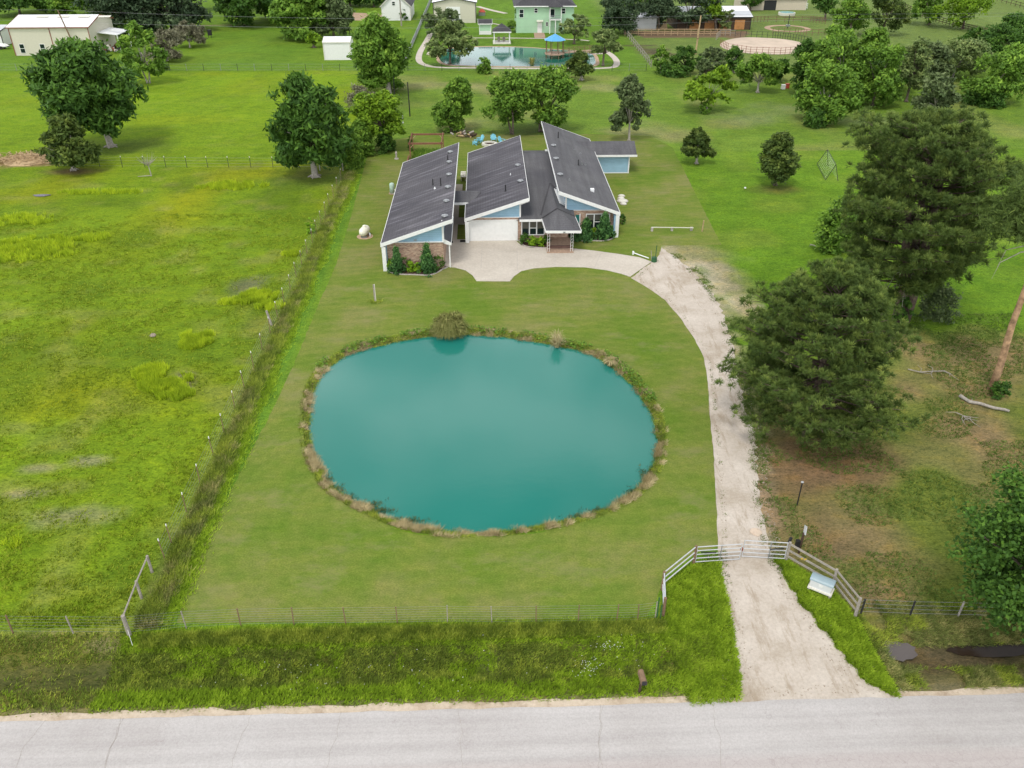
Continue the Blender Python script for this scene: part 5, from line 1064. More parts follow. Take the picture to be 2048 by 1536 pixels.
for i, (b, bxx, mt, pf_, nn_, lb) in enumerate([((245,82),(160,-45,312,84),'leaf_oak','dome',11000,'large grey-green oak right behind the cream metal building'),((345,80),(262,-40,405,82),'leaf_oak','dome',10000,'wide grey-green oak left of the mown gap'),((135,46),(100,-25,165,44),'leaf_mid','round',4000,'bright green tree over the cream metal building roof'),((40,44),(-30,-50,110,42),'leaf_dark','dome',8000,'dark tree in the top left corner'),((378,30),(335,-60,408,28),'leaf_dark','dome',4500,'dark tree at the left side of the mown gap'),
    ((490,66),(428,-50,575,66),'leaf_dark','dome',10000,'dark tree right of the mown gap'),((600,90),(540,-20,665,90),'leaf_mid','dome',12000,'full tree behind the white shed, left part'),((668,84),(625,-15,704,84),'leaf_olive','dome',8000,'olive tree behind the white shed, right part'),((700,22),(650,-70,750,20),'leaf_dark','dome',7000,'dark tree behind the white gabled house'),((748,20),(715,-60,776,16),'leaf_dark','dome',4500,'dark tree touching the white gabled house'),
    ((628,98),(612,68,640,92),'leaf_bright','round',900,'tiny light tree left of the white shed'),((785,38),(772,12,800,36),'leaf_mid','tear',900,'small tree against the white gable wall'),((806,42),(798,12,818,38),'leaf_dark','tear',900,'dark small tree at the white house corner'),
    ((195,40),(140,-60,250,36),'leaf_dark','dome',6500,'dark tree behind the grey-green oaks, left one'),((310,36),(255,-70,365,30),'leaf_dark','dome',6500,'dark tree behind the grey-green oaks, right one'),((545,48),(500,-50,610,40),'leaf_dark','dome',6500,'deep green tree between the mown gap and the shed trees'),((640,40),(590,-60,680,30),'leaf_dark','dome',5000,'deep green tree above the white shed'),((90,22),(50,-60,140,18),'leaf_dark','dome',4500,'farthest dark tree above the metal building roof'),
    ((456,30),(430,-60,500,22),'leaf_dark','dome',4000,'dark tree at the far end of the mown gap, right side'),((262,168-92),(236,40,282,74),'leaf_mid','tear',2200,'light green tree beside the lean-to of the metal building')]):
    tree('background_tree', lb, (b[0], b[1]-.1*(bxx[2]-bxx[0])), bxx, mt, pf_, 80+i, int(nn_*1.7), .5, 1.6, .3, 22, trunk=.3, group=G, clumpr=.17)
G = 'infill trees of the right-hand grove'
for i, (b, bxx, mt, pf_, nn_, lb) in enumerate([((1662,182),(1628,60,1715,178),'leaf_mid','dome',6500,'tree filling the grove behind its light green front tree'),((1775,190),(1735,100,1830,186),'leaf_dark','dome',6000,'dark tree left of the leaning pale trunk'),((1725,150),(1680,62,1785,146),'leaf_mid','dome',6500,'rearmost tree of the right-hand grove'),((1850,178),(1800,92,1905,176),'leaf_olive','dome',6000,'olive tree right of the leaning pale trunk'),
    ((2020,188),(1975,95,2080,186),'leaf_mid','dome',6000,'tree touching the right edge below the dark grove'),((1955,128),(1915,60,1995,126),'leaf_dark','dome',5000,'dark bush-like tree below the thin grey pole'),((2045,95),(2000,30,2090,92),'leaf_dark','dome',5500,'highest dark tree at the right edge'),((1550,168),(1522,118,1580,166),'leaf_dark','dome',2600,'dark rounded bush-tree below the sand pen'),((1435,128),(1400,95,1452,126),'leaf_olive','dome',1800,'olive bush-tree at the foot of the leaning utility pole'),
    ((1285,40),(1250,-30,1320,36),'leaf_dark','dome',5000,'dark tree behind the grey corrugated lean-to'),((1405,40),(1370,-30,1440,32),'leaf_grey','dome',5000,'grey-green tree behind the barn, left of the light one'),((1222,30),(1200,-30,1255,26),'leaf_dark','dome',3000,'dark tree at the corner of the green house lawn')]):
    tree('grove_tree', lb, (b[0], b[1]-.1*(bxx[2]-bxx[0])), bxx, mt, pf_, 110+i, int(nn_*1.5), .38, 1.8, .3, 15, trunk=.25, group=G, clumpr=.16)
tree('small_tree', 'thin light green tree with a forked white trunk behind the big round tree', (297,166), (234,48,328,150), 'leaf_mid', 'tear', 95, 5000, .34, 1.9, .4, 14, trunk=.2, bark='pale_bark', stems=2, clumpr=.14)
tree('brushy_tree', 'brownish bare-twigged bush left in the pair behind the pasture', (335,122), (294,62,376,118), 'leaf_bare', 'dome', 96, 6500, .2, 3.5, .4, 14, trunk=.15, bark='pale_bark', clumpr=.2)
tree('brushy_tree', 'brownish bare-twigged bush right in the pair behind the pasture', (380,95), (345,46,408,92), 'leaf_bare', 'dome', 97, 5000, .2, 3.5, .4, 12, trunk=.14, bark='pale_bark', clumpr=.2)
bush('shrub', 'small round bush right of the white forked trunk', 327, 140, 1.5, 1.8, 'leaf_mid', 67, 900, .26, group=None)
# distant wood beyond the frame, so that ponds and windows have something to mirror
far_ = []
rs = np.random.RandomState(77)
for k in range(170):
    x, y = rs.uniform(-330, 330), 345+rs.uniform(0, 90); r_, h_ = rs.uniform(5, 9), rs.uniform(7, 13)
    if abs(x) < 300 or True: n_ = 130; d_ = nrm(rs.normal(size=(n_, 3))); P = np.array((x, y, h_*.55))+d_*np.array((r_, r_, h_*.5)); P[:, 2] = np.maximum(P[:, 2], .3); far_.append(leaves(P, d_, 1.7, 1.3, .2, rs))
V = np.concatenate(far_); tag(leafmesh('distant_wood', V, np.random.RandomState(1).normal(.4, .2, len(V)), 'leaf_dark'), 'continuous dark treeline beyond the farthest houses', 'wood', kind='stuff')

# plants at the pond edge
rs = np.random.RandomState(12)
def plantclump(name, label, px, py, r, h, n, mat, w, seed, droop=.6, z0=0):
    rs = np.random.RandomState(seed); x, y = at(px, py); o = thing(name, label, 'plant', (x, y, 0))
    a = rs.uniform(0, 6.283, n); s0 = rs.uniform(0, r*.35, n); tip = s0+rs.uniform(.3, 1, n)*r; hh = h*rs.uniform(.2, 1, n)
    d = np.stack([np.cos(a), np.sin(a), 0*a], 1); z = np.array((0, 0, 1.))
    A = np.array((x, y, z0))+d*s0[:, None]; B = A+d*((tip-s0)*.5)[:, None]+z*hh[:, None]; E_ = A+d*(tip-s0)[:, None]+z*(hh*(1-droop))[:, None]
    sd = np.stack([-np.sin(a), np.cos(a), 0*a], 1)*w
    V = np.concatenate([np.stack([A-sd, A+sd, B+sd, B-sd], 1), np.stack([B-sd, B+sd, E_+sd*.3, E_-sd*.3], 1)])
    t = rs.normal(.5, .2, n); leafmesh('fronds', V, np.concatenate([t, t+.1]), mat, o); return o
wo = plantclump('willow_shrub', 'rounded drooping green-gold willow bush hanging over the top edge of the pond', 899, 662, 1.55, 1.5, 2600, 'willow_green', .01, 1, .7, -.1)
rs = np.random.RandomState(31); x, y = at(899, 662); n = 2600; d_ = nrm(rs.normal(size=(n, 3))+np.array((0, 0, .3))); P = np.array((x, y, .55))+d_*np.array((1.35, 1.15, .8))*rs.uniform(.4, 1.0, (n, 1))*(.65+.75*vnoise(d_[:, 0]*2+5, d_[:, 2]*2+d_[:, 1]*2, .7))[:, None]; P[:, 2] = np.maximum(P[:, 2], -.1)
leafmesh('leaves', leaves(P, d_*np.array((1, 1, .2)), .09, 4.5, -.5, rs), rs.normal(.55, .25, n), 'willow_green', wo)
plantclump('bare_shrub', 'leafless grey bush at the upper right edge of the pond', 1114, 690, .75, 1.35, 240, 'blade_dry', .012, 2, .05, -.15)
plantclump('bare_shrub', 'brown dead brush on the right shoulder of the pond edge', 1222, 724, .7, .5, 260, 'blade_dry', .015, 3, .3, -.15)

# ---------------------------------------------------------------- ground cover that nobody could count
def along(loop, n, w0, w1, seed):
    rs = np.random.RandomState(seed); L = np.array(loop); k = len(L); i = rs.randint(0, k, n); t = rs.rand(n, 1)
    p = L[i]*(1-t)+L[(i+1) % k]*t; d = nrm(p-pc); return p+d*rs.uniform(w0, w1, (n, 1))
p = along(POND, 12000, -.12, .72, 1); cl = vnoise(p[:, 0], p[:, 1], .55, 3); ang = np.arctan2(p[:, 1]-pc[1], p[:, 0]-pc[0])
topside = np.sin(ang) > .35
dryk = (cl > np.where(topside, .62, .5)); g_ = p[~dryk]; d_ = p[dryk]
tufts('bank_grass', np.column_stack([g_, gzv(g_[:, 0], g_[:, 1])]), .13, .035, 5, .1, 'blade_green', 'green grass growing round the rim of the near pond', 1, cat='grass', base=.5)
tufts('dry_bank_grass', np.column_stack([d_, gzv(d_[:, 0], d_[:, 1])]), .06+.26*vnoise(d_[:, 0], d_[:, 1], .7, 13), .035, 7, .12, 'blade_dry', 'tan dead grass clumps round the rim of the near pond', 2, cat='grass', lean=1.2)
wx, wy = [], []
rs = np.random.RandomState(44)
for px, py, sx, sy, m_ in ((668,982,.35,.2,90),(690,1000,.35,.25,110),(735,1012,.4,.18,110),(760,1022,.35,.12,70),(815,1042,.6,.12,90),(1165,1033,.5,.1,60),(1205,1022,.5,.12,70),(1265,985,.3,.25,60),(1290,950,.2,.4,50),(655,960,.15,.25,40)):
    x, y = at(px, py, -.25); wx.append(rs.normal(x, sx, m_)); wy.append(rs.normal(y, sy, m_))
X, Y = np.concatenate(wx), np.concatenate(wy)
tufts('water_weeds', np.column_stack([X, Y, np.full(len(X), -.27)]), .14, .05, 5, .12, 'leaf_olive', 'low weeds standing in the shallows at the near edge of the pond', 45, cat='weeds', base=.35, lean=1.2)
p = along(POND, 5200, .1, .95, 46); a_ = np.arctan2(p[:, 1]-pc[1], p[:, 0]-pc[0]); k_ = (a_ > .15) & (a_ < 2.6) & (vnoise(p[:, 0], p[:, 1], 1.1, 17) > .35); p = p[k_]
V = leaves(np.column_stack([p, gzv(p[:, 0], p[:, 1])+.16+.1*rs.rand(len(p))]), np.tile((0, 0, 1.), (len(p), 1)), .13, 1.5, .2, rs)
tag(leafmesh('bank_plants', V, rs.normal(.4, .25, len(p)), 'leaf_mid'), 'broad-leaved green plants along the far rim of the near pond', 'plants', kind='stuff')
# brush along the side fence
rs = np.random.RandomState(3); n = 9000; Y = 29+75*rs.rand(n)**1.25; X = -17.4+rs.normal(0, .28, n)+.35*(vnoise(Y, Y*0, 2.5)-.5)
cl = vnoise(X, Y, .6, 5)
for nm, mk, mt, h_, lb in (('fence_brush', cl < .42, 'blade_mixed', .36, 'rank mixed brush growing along the long side fence'), ('fence_weeds', cl >= .42, 'blade_green', .4, 'leafy green weeds along the long side fence')):
    tufts(nm, np.column_stack([X[mk], Y[mk], gzv(X[mk], Y[mk])-.03]), h_, .05, 6, .2, mt, lb, 5, cat='weeds', lean=.8)
n = 8000; Y = 29+74*rs.rand(n)**1.2; X = -16.55+rs.normal(0, .26, n)+.4*(vnoise(Y, Y*0, 4)-.5)
tufts('fence_strip_grass', np.column_stack([X, Y, gzv(X, Y)]), .17, .045, 4, .12, 'blade_bright', 'bright lush grass strip between side fence and mown lawn', 6, cat='grass')
# road verge
n = 42000; X = rs.uniform(-30, 10.6, n); Y = 24.05+rs.rand(n)*4.75; k_ = ~(inside(X, Y, DRIVE)) & (rs.rand(n) < np.where(X < -18.5, np.where(np.abs(Y-26.3) < .75, .06, .3), .95)) & ((Y > 24.35) | (rs.rand(n) < .45)); X, Y = X[k_], Y[k_]
cl = vnoise(X, Y, 1.6, 4)*.6+vnoise(X, Y, .5, 4)*.4; dk = (np.abs(Y-26.4) < 1.1) & (cl > .42) | (X < -18.5) & (cl > .3)
tufts('verge_grass', np.column_stack([X[~dk], Y[~dk], gzv(X[~dk], Y[~dk])]), .15, .06, 4, .12, 'blade_bright', 'lush grass of the road verge in front of the wire fence', 7, cat='grass', base=.4)
tufts('verge_rough_grass', np.column_stack([X[dk], Y[dk], gzv(X[dk], Y[dk])]), .15, .055, 4, .14, 'blade_green', 'dull coarse grass in the roadside ditch', 8, cat='grass', base=.35, lean=.9)
n = 9000; X = rs.uniform(-17.5, 8.6, n); Y = 28.45-rs.rand(n)**1.6*.7; tufts('fence_line_grass', np.column_stack([X, Y, gzv(X, Y)]), .28, .05, 4, .1, 'blade_green', 'taller grass along the foot of the front wire fence', 9, cat='grass', base=.55, lean=.5)
def fill(poly, n, seed):
    rs = np.random.RandomState(seed); q = np.array(poly); X = rs.uniform(q[:, 0].min(), q[:, 0].max(), n); Y = rs.uniform(q[:, 1].min(), q[:, 1].max(), n)
    k_ = inside(X, Y, poly) & ~inside(X, Y, DRIVE); return X[k_], Y[k_]
X, Y = fill(ppoly([(1300,1245),(1325,1238),(1328,1165),(1392,1125),(1444,1123),(1462,1200),(1482,1400),(1380,1410),(1340,1300)]), 26000, 3)
tufts('gate_grass', np.column_stack([X, Y, gzv(X, Y)])[::2], .16, .06, 5, .12, 'blade_bright', 'bright grass between the pipe fence and the driveway mouth', 10, cat='grass', base=.5)
X, Y = fill(ppoly([(1546,1118),(1572,1120),(1664,1178),(1715,1240),(1745,1300),(1800,1398),(1720,1362),(1600,1215)]), 22000, 4)
tufts('gate_grass', np.column_stack([X, Y, gzv(X, Y)])[::2], .16, .06, 5, .12, 'blade_bright', 'bright grass between the driveway and the board fence', 11, cat='grass', base=.5)
X = rs.uniform(18.6, 30, 16000); Y = rs.uniform(24.1, 29.4, 16000); k_ = ~inside(X, Y, DRIVE) & (vnoise(X, Y, 1.2, 3) > .3) & ~((np.abs(Y-26.2) < .65) & (X > 19.2)); X, Y = X[k_], Y[k_]; cl = vnoise(X, Y, .9, 7) > .5
tufts('ditch_dry_grass', np.column_stack([X[cl], Y[cl], gzv(X[cl], Y[cl])]), .15, .03, 5, .14, 'blade_mixed', 'flattened dry grass round the ditch puddles', 12, cat='grass', lean=1.5, base=.45)
tufts('ditch_green_grass', np.column_stack([X[~cl], Y[~cl], gzv(X[~cl], Y[~cl])]), .16, .03, 4, .14, 'blade_green', 'patchy green grass round the ditch puddles', 13, cat='grass', base=.5)
# right lot under the pines
n = 30000; X = rs.uniform(17, 46, n); Y = rs.uniform(29, 62, n); k_ = (vnoise(X, Y, 2.6, 8) < .56) & ~inside(X, Y, DRIVE) & (X > 16.3+.05*(Y-30)); X, Y = X[k_], Y[k_]
tufts('pine_lot_grass', np.column_stack([X, Y, gzv(X, Y)]), .13, .06, 4, .15, 'blade_dull', 'thin patchy grass under the pines', 14, cat='grass', base=.45)
rs = np.random.RandomState(52); X = rs.uniform(9, 22, 60000); Y = rs.uniform(25, 76, 60000); d1 = dist_line(X, Y, DRIVE); ins = inside(X, Y, DRIVE); right = ~inside(X, Y, LAWN) & (dist_line(X, Y, LAWN) > .35)
k_ = right & (((~ins) & (d1 < .7)) | (ins & (d1 < .4))) & (vnoise(X, Y, .8, 51) > .45) & (X > 11) & (rs.rand(len(X)) < .75) & (Y > 31); X, Y = X[k_], Y[k_]
tufts('driveway_weeds', np.column_stack([X, Y, np.full(len(X), .0)]), .1, .05, 4, .1, 'blade_dull', 'low weeds creeping over the right edge of the gravel driveway', 53, cat='weeds', base=.5)
# left pasture texture and tall weed patches
n = 60000; X = rs.uniform(-62, -18.6, n); Y = 29.2+60*rs.rand(n)**1.4; k_ = (vnoise(X, Y, 3, 2)*.35+vnoise(X, Y, .7, 2)*.4+rs.rand(n)*.25 > .52); X, Y = X[k_], Y[k_]
tufts('pasture_grass', np.column_stack([X, Y, gzv(X, Y)]), .13, .08, 4, .15, 'blade_pasture', 'rough pasture grass left of the side fence', 15, cat='grass', base=.6, lean=.9)
wx, wy = [], []
for px, py, rx, ry, m_ in ((332,765,1.9,1.5,1500),(305,745,1.4,1.2,600),(352,790,1.3,.8,700),(390,680,1.5,1.5,1300),(515,592,2.2,1.2,1300),(470,605,1.4,.7,500),(540,612,1.3,.9,500),(585,508,1.0,.6,260),(60,498,5.5,3.6,1900),(40,440,4,2,700),(465,372,4.5,1.6,700),(200,385,5,1,450),(190,475,1.6,1.2,220),(20,1090,.6,.6,60)):
    x, y = at(px, py); a = rs.uniform(0, 6.283, m_); q = np.sqrt(rs.rand(m_)); xx = x+rx*q*np.cos(a); yy = y+ry*q*np.sin(a); k_ = vnoise(xx, yy, .6, 6)+.25*vnoise(xx, yy, 2, 8)-.35*q**2 > .3; wx.append(xx[k_]); wy.append(yy[k_])
X, Y = np.concatenate(wx), np.concatenate(wy)
tufts('tall_weeds', np.column_stack([X, Y, gzv(X, Y)]), .45, .05, 8, .16, 'blade_yellow', 'patches of tall yellow-green weeds in the left pasture', 16, cat='weeds', base=.5, lean=.35)
# white wildflowers on the verge
fx, fy = [], []
for px, py, sx, sy, m_ in ((1215,1290,.3,.18,30),(1180,1320,.3,.25,34),(1170,1338,.5,.2,16),(900,1330,6,.7,46),(600,1340,1.6,.5,14),(1250,1300,1,.8,14)):
    x, y = at(px, py); fx.append(rs.normal(x, sx, m_)); fy.append(rs.normal(y, sy, m_))
X, Y = np.concatenate(fx), np.concatenate(fy); k_ = (Y > 24.3) & (Y < 28.4) & (X < 8.5); X, Y = X[k_], Y[k_]; P = np.column_stack([X, Y, gzv(X, Y)+.17+rs.uniform(0, .06, len(X))])
V = leaves(P, np.tile((0, 0, 1.), (len(P), 1)), .045, 1, 0, rs); V2 = V.copy(); V2[:, :, 2] = P[:, 2:3]; V2 = P[:, None, :]+np.array([(-.022, 0, 0), (0, -.022, 0), (.022, 0, .005), (0, .022, 0)])[None]*rs.uniform(.7, 1.2, (len(P), 1, 1))
tag(leafmesh('wildflowers', V2, rs.rand(len(P)), 'petal'), 'scattered white wildflowers in the road verge', 'flowers', kind='stuff')
# loose stones along the driveway
st = MB(); rr = random.Random(2); D_ = np.array(DRIVE); X, Y = fill([tuple(q) for q in D_], 1, 5)
rs = np.random.RandomState(6); X = rs.uniform(9, 20, 26000); Y = rs.uniform(23.8, 75, 26000); dd_ = dist_line(X, Y, DRIVE); k_ = (dd_ < np.where(Y < 27, .9, .6)) & (rs.rand(len(X)) < .45) & ~inside(X, Y, LAWN) & (dist_line(X, Y, LAWN) > .25) & (Y > 23.9); X, Y = X[k_], Y[k_]
P = np.column_stack([X, Y, np.full(len(X), .02)]); s_ = rs.uniform(.02, .055, (len(P), 1, 1)); T_ = np.array([(-1, -.6, 0), (1, -.7, 0), (.1, 1, 0), (0, 0, .8)]); a = rs.uniform(0, 6.28, len(P))
rot = np.stack([np.stack([np.cos(a), -np.sin(a), 0*a], 1), np.stack([np.sin(a), np.cos(a), 0*a], 1), np.stack([0*a, 0*a, 0*a+1], 1)], 1); tv = np.einsum('nij,kj->nki', rot, T_)*s_+P[:, None, :]
V = np.concatenate([tv[:, [0, 1, 3]], tv[:, [1, 2, 3]], tv[:, [2, 0, 3]]]); leaf_mat('pebble', (.26, .21, .16), (.4, .34, .27), (.52, .46, .38), 0)
tag(leafmesh('loose_gravel', V, rs.rand(len(V)), 'pebble', None, 3), 'loose stones along the edges of the gravel driveway', 'gravel', kind='stuff')
# debris on the brush pile
x, y = at(62, 318); bp = MB(); bp.lathe((x, y, -.1), [(0, 3.4), (.25, 2.6), (.45, .5)], 16); rr = random.Random(9)
for k in range(420): a = rr.uniform(0, 6.28); q = rr.random()**.6; cx, cy = x+5.5*q*math.cos(rr.uniform(0, 6.28)), y+3.2*q*math.sin(rr.uniform(0, 6.28)); L = rr.uniform(.4, 1.1); bp.beam((cx, cy, .04+(1-q)*.35), (cx+L*math.cos(a), cy+L*math.sin(a), .08+(1-q)*.4+rr.uniform(0, .15)), .09, .06)
tag(bp.build('brush_pile', 'tan_wood'), 'low spread of reddish brown dead brush at the left edge', 'brush pile')

# ---------------------------------------------------------------- buildings beyond the back fence
def shed(name, label, pl, pr, wall_h, depth, ridge='x', rise=1.5, wall='cream_metal', roof='white_metal', trim='red_brown', over=.35, cat='building', ridge_off=.5):
    (xa, ya), (xb, yb) = at(*pl), at(*pr); y = (ya+yb)/2; o = thing(name, label, cat, ((xa+xb)/2, y, 0)); x0, x1, y1 = min(xa, xb), max(xa, xb), y+depth
    if ridge == 'x':
        ym = y+depth*ridge_off; h2 = wall_h+rise
        MB().add([(x0,y,0),(x1,y,0),(x1,y1,0),(x0,y1,0),(x0,y,wall_h),(x1,y,wall_h),(x1,y1,wall_h),(x0,y1,wall_h),(x0,ym,h2-.02),(x1,ym,h2-.02)], [(0,1,5,4),(2,3,7,6),(1,2,6,9,5),(3,0,4,8,7),(0,3,2,1)]).build('wall', wall, o)
        k = rise/(ym-y); k2 = rise/(y1-ym)
        MB().slab([(x0-over,y-over,wall_h-over*k+.12),(x1+over,y-over,wall_h-over*k+.12),(x1+over,ym,h2+.12),(x0-over,ym,h2+.12)], .12).slab([(x0-over,ym,h2+.12),(x1+over,ym,h2+.12),(x1+over,y1+over,wall_h-over*k2+.12),(x0-over,y1+over,wall_h-over*k2+.12)], .12).build('roof', roof, o)
        e = MB().beam((x0-over,y-over-.03,wall_h-over*k+.04),(x1+over,y-over-.03,wall_h-over*k+.04),.05,.2)
        for xx in (x0-over-.03, x1+over+.03): e.beam((xx,y-over,wall_h-over*k+.05),(xx,ym,h2+.06),.05,.2).beam((xx,ym,h2+.06),(xx,y1+over,wall_h-over*k2+.05),.05,.2)
    else:
        xm = (x0+x1)/2; h2 = wall_h+rise
        MB().add([(x0,y,0),(x1,y,0),(x1,y1,0),(x0,y1,0),(x0,y,wall_h),(x1,y,wall_h),(x1,y1,wall_h),(x0,y1,wall_h),(xm,y,h2-.02),(xm,y1,h2-.02)], [(0,1,5,8,4),(2,3,7,9,6),(1,2,6,5),(3,0,4,7),(0,3,2,1)]).build('wall', wall, o)
        k = rise/(xm-x0)
        MB().slab([(x0-over,y-over,wall_h-over*k+.12),(xm,y-over,h2+.12),(xm,y1+over,h2+.12),(x0-over,y1+over,wall_h-over*k+.12)], .12).slab([(xm,y-over,h2+.12),(x1+over,y-over,wall_h-over*k+.12),(x1+over,y1+over,wall_h-over*k+.12),(xm,y1+over,h2+.12)], .12).build('roof', roof, o)
        e = MB().beam((x0-over,y-over-.03,wall_h-over*k+.05),(xm,y-over-.03,h2+.05),.05,.2).beam((xm,y-over-.03,h2+.05),(x1+over,y-over-.03,wall_h-over*k+.05),.05,.2)
    e.build('eave_trim', trim, o)
    for xx in (x0, x1): MB().box(xx-.08, y-.08, 0, xx+.08, y-.003, wall_h-.05).build('corner_trim', trim, o)
    return o, x0, x1, y, y1
def win(o, px, py, w_, h_, y, frame='white_paint', sash=True, name='window'):
    lo, hi = 0., 20.
    for _ in range(40):
        m = (lo+hi)/2
        if at(px, py, m)[1] > y: lo = m
        else: hi = m
    x, z = at(px, py, lo)[0], lo
    f = MB().box(x-w_/2-.09, y-.06, z-h_/2-.09, x+w_/2+.09, y-.004, z+h_/2+.09).build(name, frame, o)
    MB().box(x-w_/2, y-.08, z-h_/2, x+w_/2, y-.063, z+h_/2).build('pane', 'glass', f)
    if sash: MB().box(x-w_/2, y-.1, z-.04, x+w_/2, y-.082, z+.04).build('sash', frame, f)
    return f
o, x0, x1, y, y1 = shed('metal_building', 'long cream metal building with white roof and red-brown trim at the top left', (31,112), (190,110), 5.6, 13, 'x', 1.5)
for px in (45, 86): win(o, px, 97, .9, 1.7, y)
for k in range(4): xx = x0+4+k*4.4; MB().add([(xx, y+4.6, 6.9), (xx+2.6, y+4.6, 6.9), (xx+2.6, y+5.6, 7.13), (xx, y+5.6, 7.13)], [(0,1,2,3)]).build('skylight', 'off_white', o)
xm = x0+(x1-x0)*.51; MB().box(xm-.08, y-.08, 0, xm+.08, y-.004, 5.5).build('downpipe', 'red_brown', o)
MB().slab([(x1+.05, y+4, 4.0), (x1+4.2, y+4, 3.5), (x1+4.2, y+11, 3.5), (x1+.05, y+11, 4.0)], .15).build('lean_to_roof', 'white_metal', o)
for yy in (y+4.2, y+10.8): MB().box(x1+3.9, yy, 0, x1+4.1, yy+.2, 3.4).build('post', 'white_paint', o)
MB().box(x1, y+5, 0, x1+.05, y+6, 2.1).build('door', 'dark_metal', o)
for k in range(9):
    rr = random.Random(k); tag(MB().box(x1+.6+rr.uniform(0, 4.5), y+2+k*.9, 0, x1+1.3+rr.uniform(.2, 4.6), y+2.6+k*.9, rr.uniform(.5, 1.4)).build('yard_junk', ['grey_metal','brown_wood','off_white','red_brown','dark_metal'][k % 5]), 'odds and ends piled under the lean-to of the cream metal building', 'junk', 'clutter under the lean-to') if False else None
cl_ = thing('yard_clutter', 'jumble of stored items under the white lean-to of the metal building', 'clutter', (x1+2, y+4, 0)); rr = random.Random(4)
for k in range(22):
    xx, yy = x1+.6+rr.uniform(0, 4.2), y+1.5+rr.uniform(0, 7); MB().beam((xx, yy, rr.uniform(.1, .5)), (xx+rr.uniform(-.8, .8), yy+rr.uniform(-.8, .8), rr.uniform(.3, 1.5)), rr.uniform(.1, .6), rr.uniform(.1, .5)).build('item', rr.choice(['grey_metal','brown_wood','off_white','red_brown','dark_metal']), cl_)
o = shed('small_outbuilding', 'low white outbuilding cut by the left edge of the picture', (-40,92), (8,92), 3.2, 8, 'x', .6, 'white_paint', 'galvanised', 'dark_metal')[0]
# trailer left
x, y = at(8, 98); o = thing('boat_trailer', 'small trailer with white load at the left edge beside the metal building', 'trailer', (x, y, 0))
MB().box(x-1.6, y-.6, .45, x+1.2, y+.7, .6).build('bed', 'grey_metal', o); MB().add([(x-1.4,y-.5,.6),(x+.8,y-.5,.6),(x+1.4,y,.7),(x+.8,y+.5,.6),(x-1.4,y+.5,.6),(x-1.3,y-.3,1.15),(x+.6,y-.3,1.1),(x+.6,y+.3,1.1),(x-1.3,y+.3,1.15)], [(0,1,6,5),(1,2,6),(2,3,7,6),(3,4,8,7),(4,0,5,8),(5,6,7,8)]).build('hull', 'white_paint', o)
for yy in (y-.75, y+.75): MB().tube([(x-.2, yy-.08, .35), (x-.2, yy+.08, .35)], .35, 12).build('wheel', 'black_iron', o)
o, x0, x1, y, y1 = shed('white_shed', 'small white metal shed standing alone in the grass', (649,121), (703,119), 3.4, 5, 'x', .7, 'white_paint', 'white_metal', 'off_white', .1)
o, x0, x1, y, y1 = shed('white_house', 'white gabled house cut off by the top edge', (764,42), (822,40), 3.6, 14, 'y', 3.3, 'white_paint', 'shingle_far', 'off_white')
win(o, 787, 7, .7, .8, y)
o = MB().prism(ppoly([(690,40),(764,43),(764,28),(700,25)]), -.05, .03).build('yard_paving', 'dirt_track'); tag(o, kind='structure')
o, x0, x1, y, y1 = shed('metal_workshop', 'tan metal workshop with a white roll-up door behind the far pond', (868,46), (952,46), 4.9, 16, 'y', 1.0, 'cream_metal', 'white_metal', 'dark_metal')
lo = at(907, 40)[0]; MB().box(lo-1.6, y-.08, 0, lo+2.0, y-.01, 3.9).build('roller_door', 'white_paint', o)
# pale green two storey house
(xa, y), (xb, _) = at(1030, 66), at(1147, 66); HH = thing('green_house', 'pale green two-storey house with a dark hipped roof and balcony', 'house', ((xa+xb)/2, y, 0)); wh = 6.1; y1 = y+11
MB().box(xa+.3, y, 0, xb, y1, wh).build('wall', 'green_paint', HH)
ym = (y+y1)/2; rf = MB().add([(xa-.3,y-.6,wh),(xb+.5,y-.6,wh),(xb+.5,y1+.6,wh),(xa-.3,y1+.6,wh),(xa+5,ym,wh+2.8),(xb-5,ym,wh+2.8),(xa-.3,y-.6,wh-.15),(xb+.5,y-.6,wh-.15),(xb+.5,y1+.6,wh-.15),(xa-.3,y1+.6,wh-.15)], [(0,1,5,4),(1,2,5),(2,3,4,5),(3,0,4),(6,7,1,0),(7,8,2,1),(8,9,3,2),(9,6,0,3),(9,8,7,6)]).build('roof', 'shingle_far', HH)
MB().box(xa-.35, y-.66, wh-.2, xb+.55, y-.603, wh+.03).build('gutter', 'white_paint', rf)
xs = xa+(xb-xa)*.58; xe = xs+2.9
MB().box(xs, y-1.5, 3.0, xe, y-.01, 3.2).build('balcony_floor', 'white_paint', HH)
for xx in (xs, xe-.18): 
    for zz in (0, 3.2): MB().box(xx, y-1.5, zz, xx+.18, y-1.32, zz+(3.0 if zz == 0 else 2.7)).build('post', 'white_paint', HH)
MB().box((xs+xe)/2-.1, y-1.48, 0, (xs+xe)/2+.1, y-1.34, 3.0).build('post', 'white_paint', HH)
rl = MB().box(xs+.18, y-1.46, 4.05, xe-.18, y-1.4, 4.13)
for k in range(12): xx = xs+.25+k*.2; rl.box(xx, y-1.45, 3.2, xx+.04, y-1.41, 4.05)
rl.build('balcony_railing', 'grey_metal', HH)
MB().add([(xs-.3,y-1.9,5.95),(xe+.3,y-1.9,5.95),(xe+.3,y+1.5,6.3),(xs-.3,y+1.5,6.3),((xs+xe)/2,y-.3,7.3),((xs+xe)/2,y+3,7.5)], [(0,1,4),(1,2,5,4),(3,0,4,5),(0,3,2,1)]).build('balcony_roof', 'shingle_far', HH)
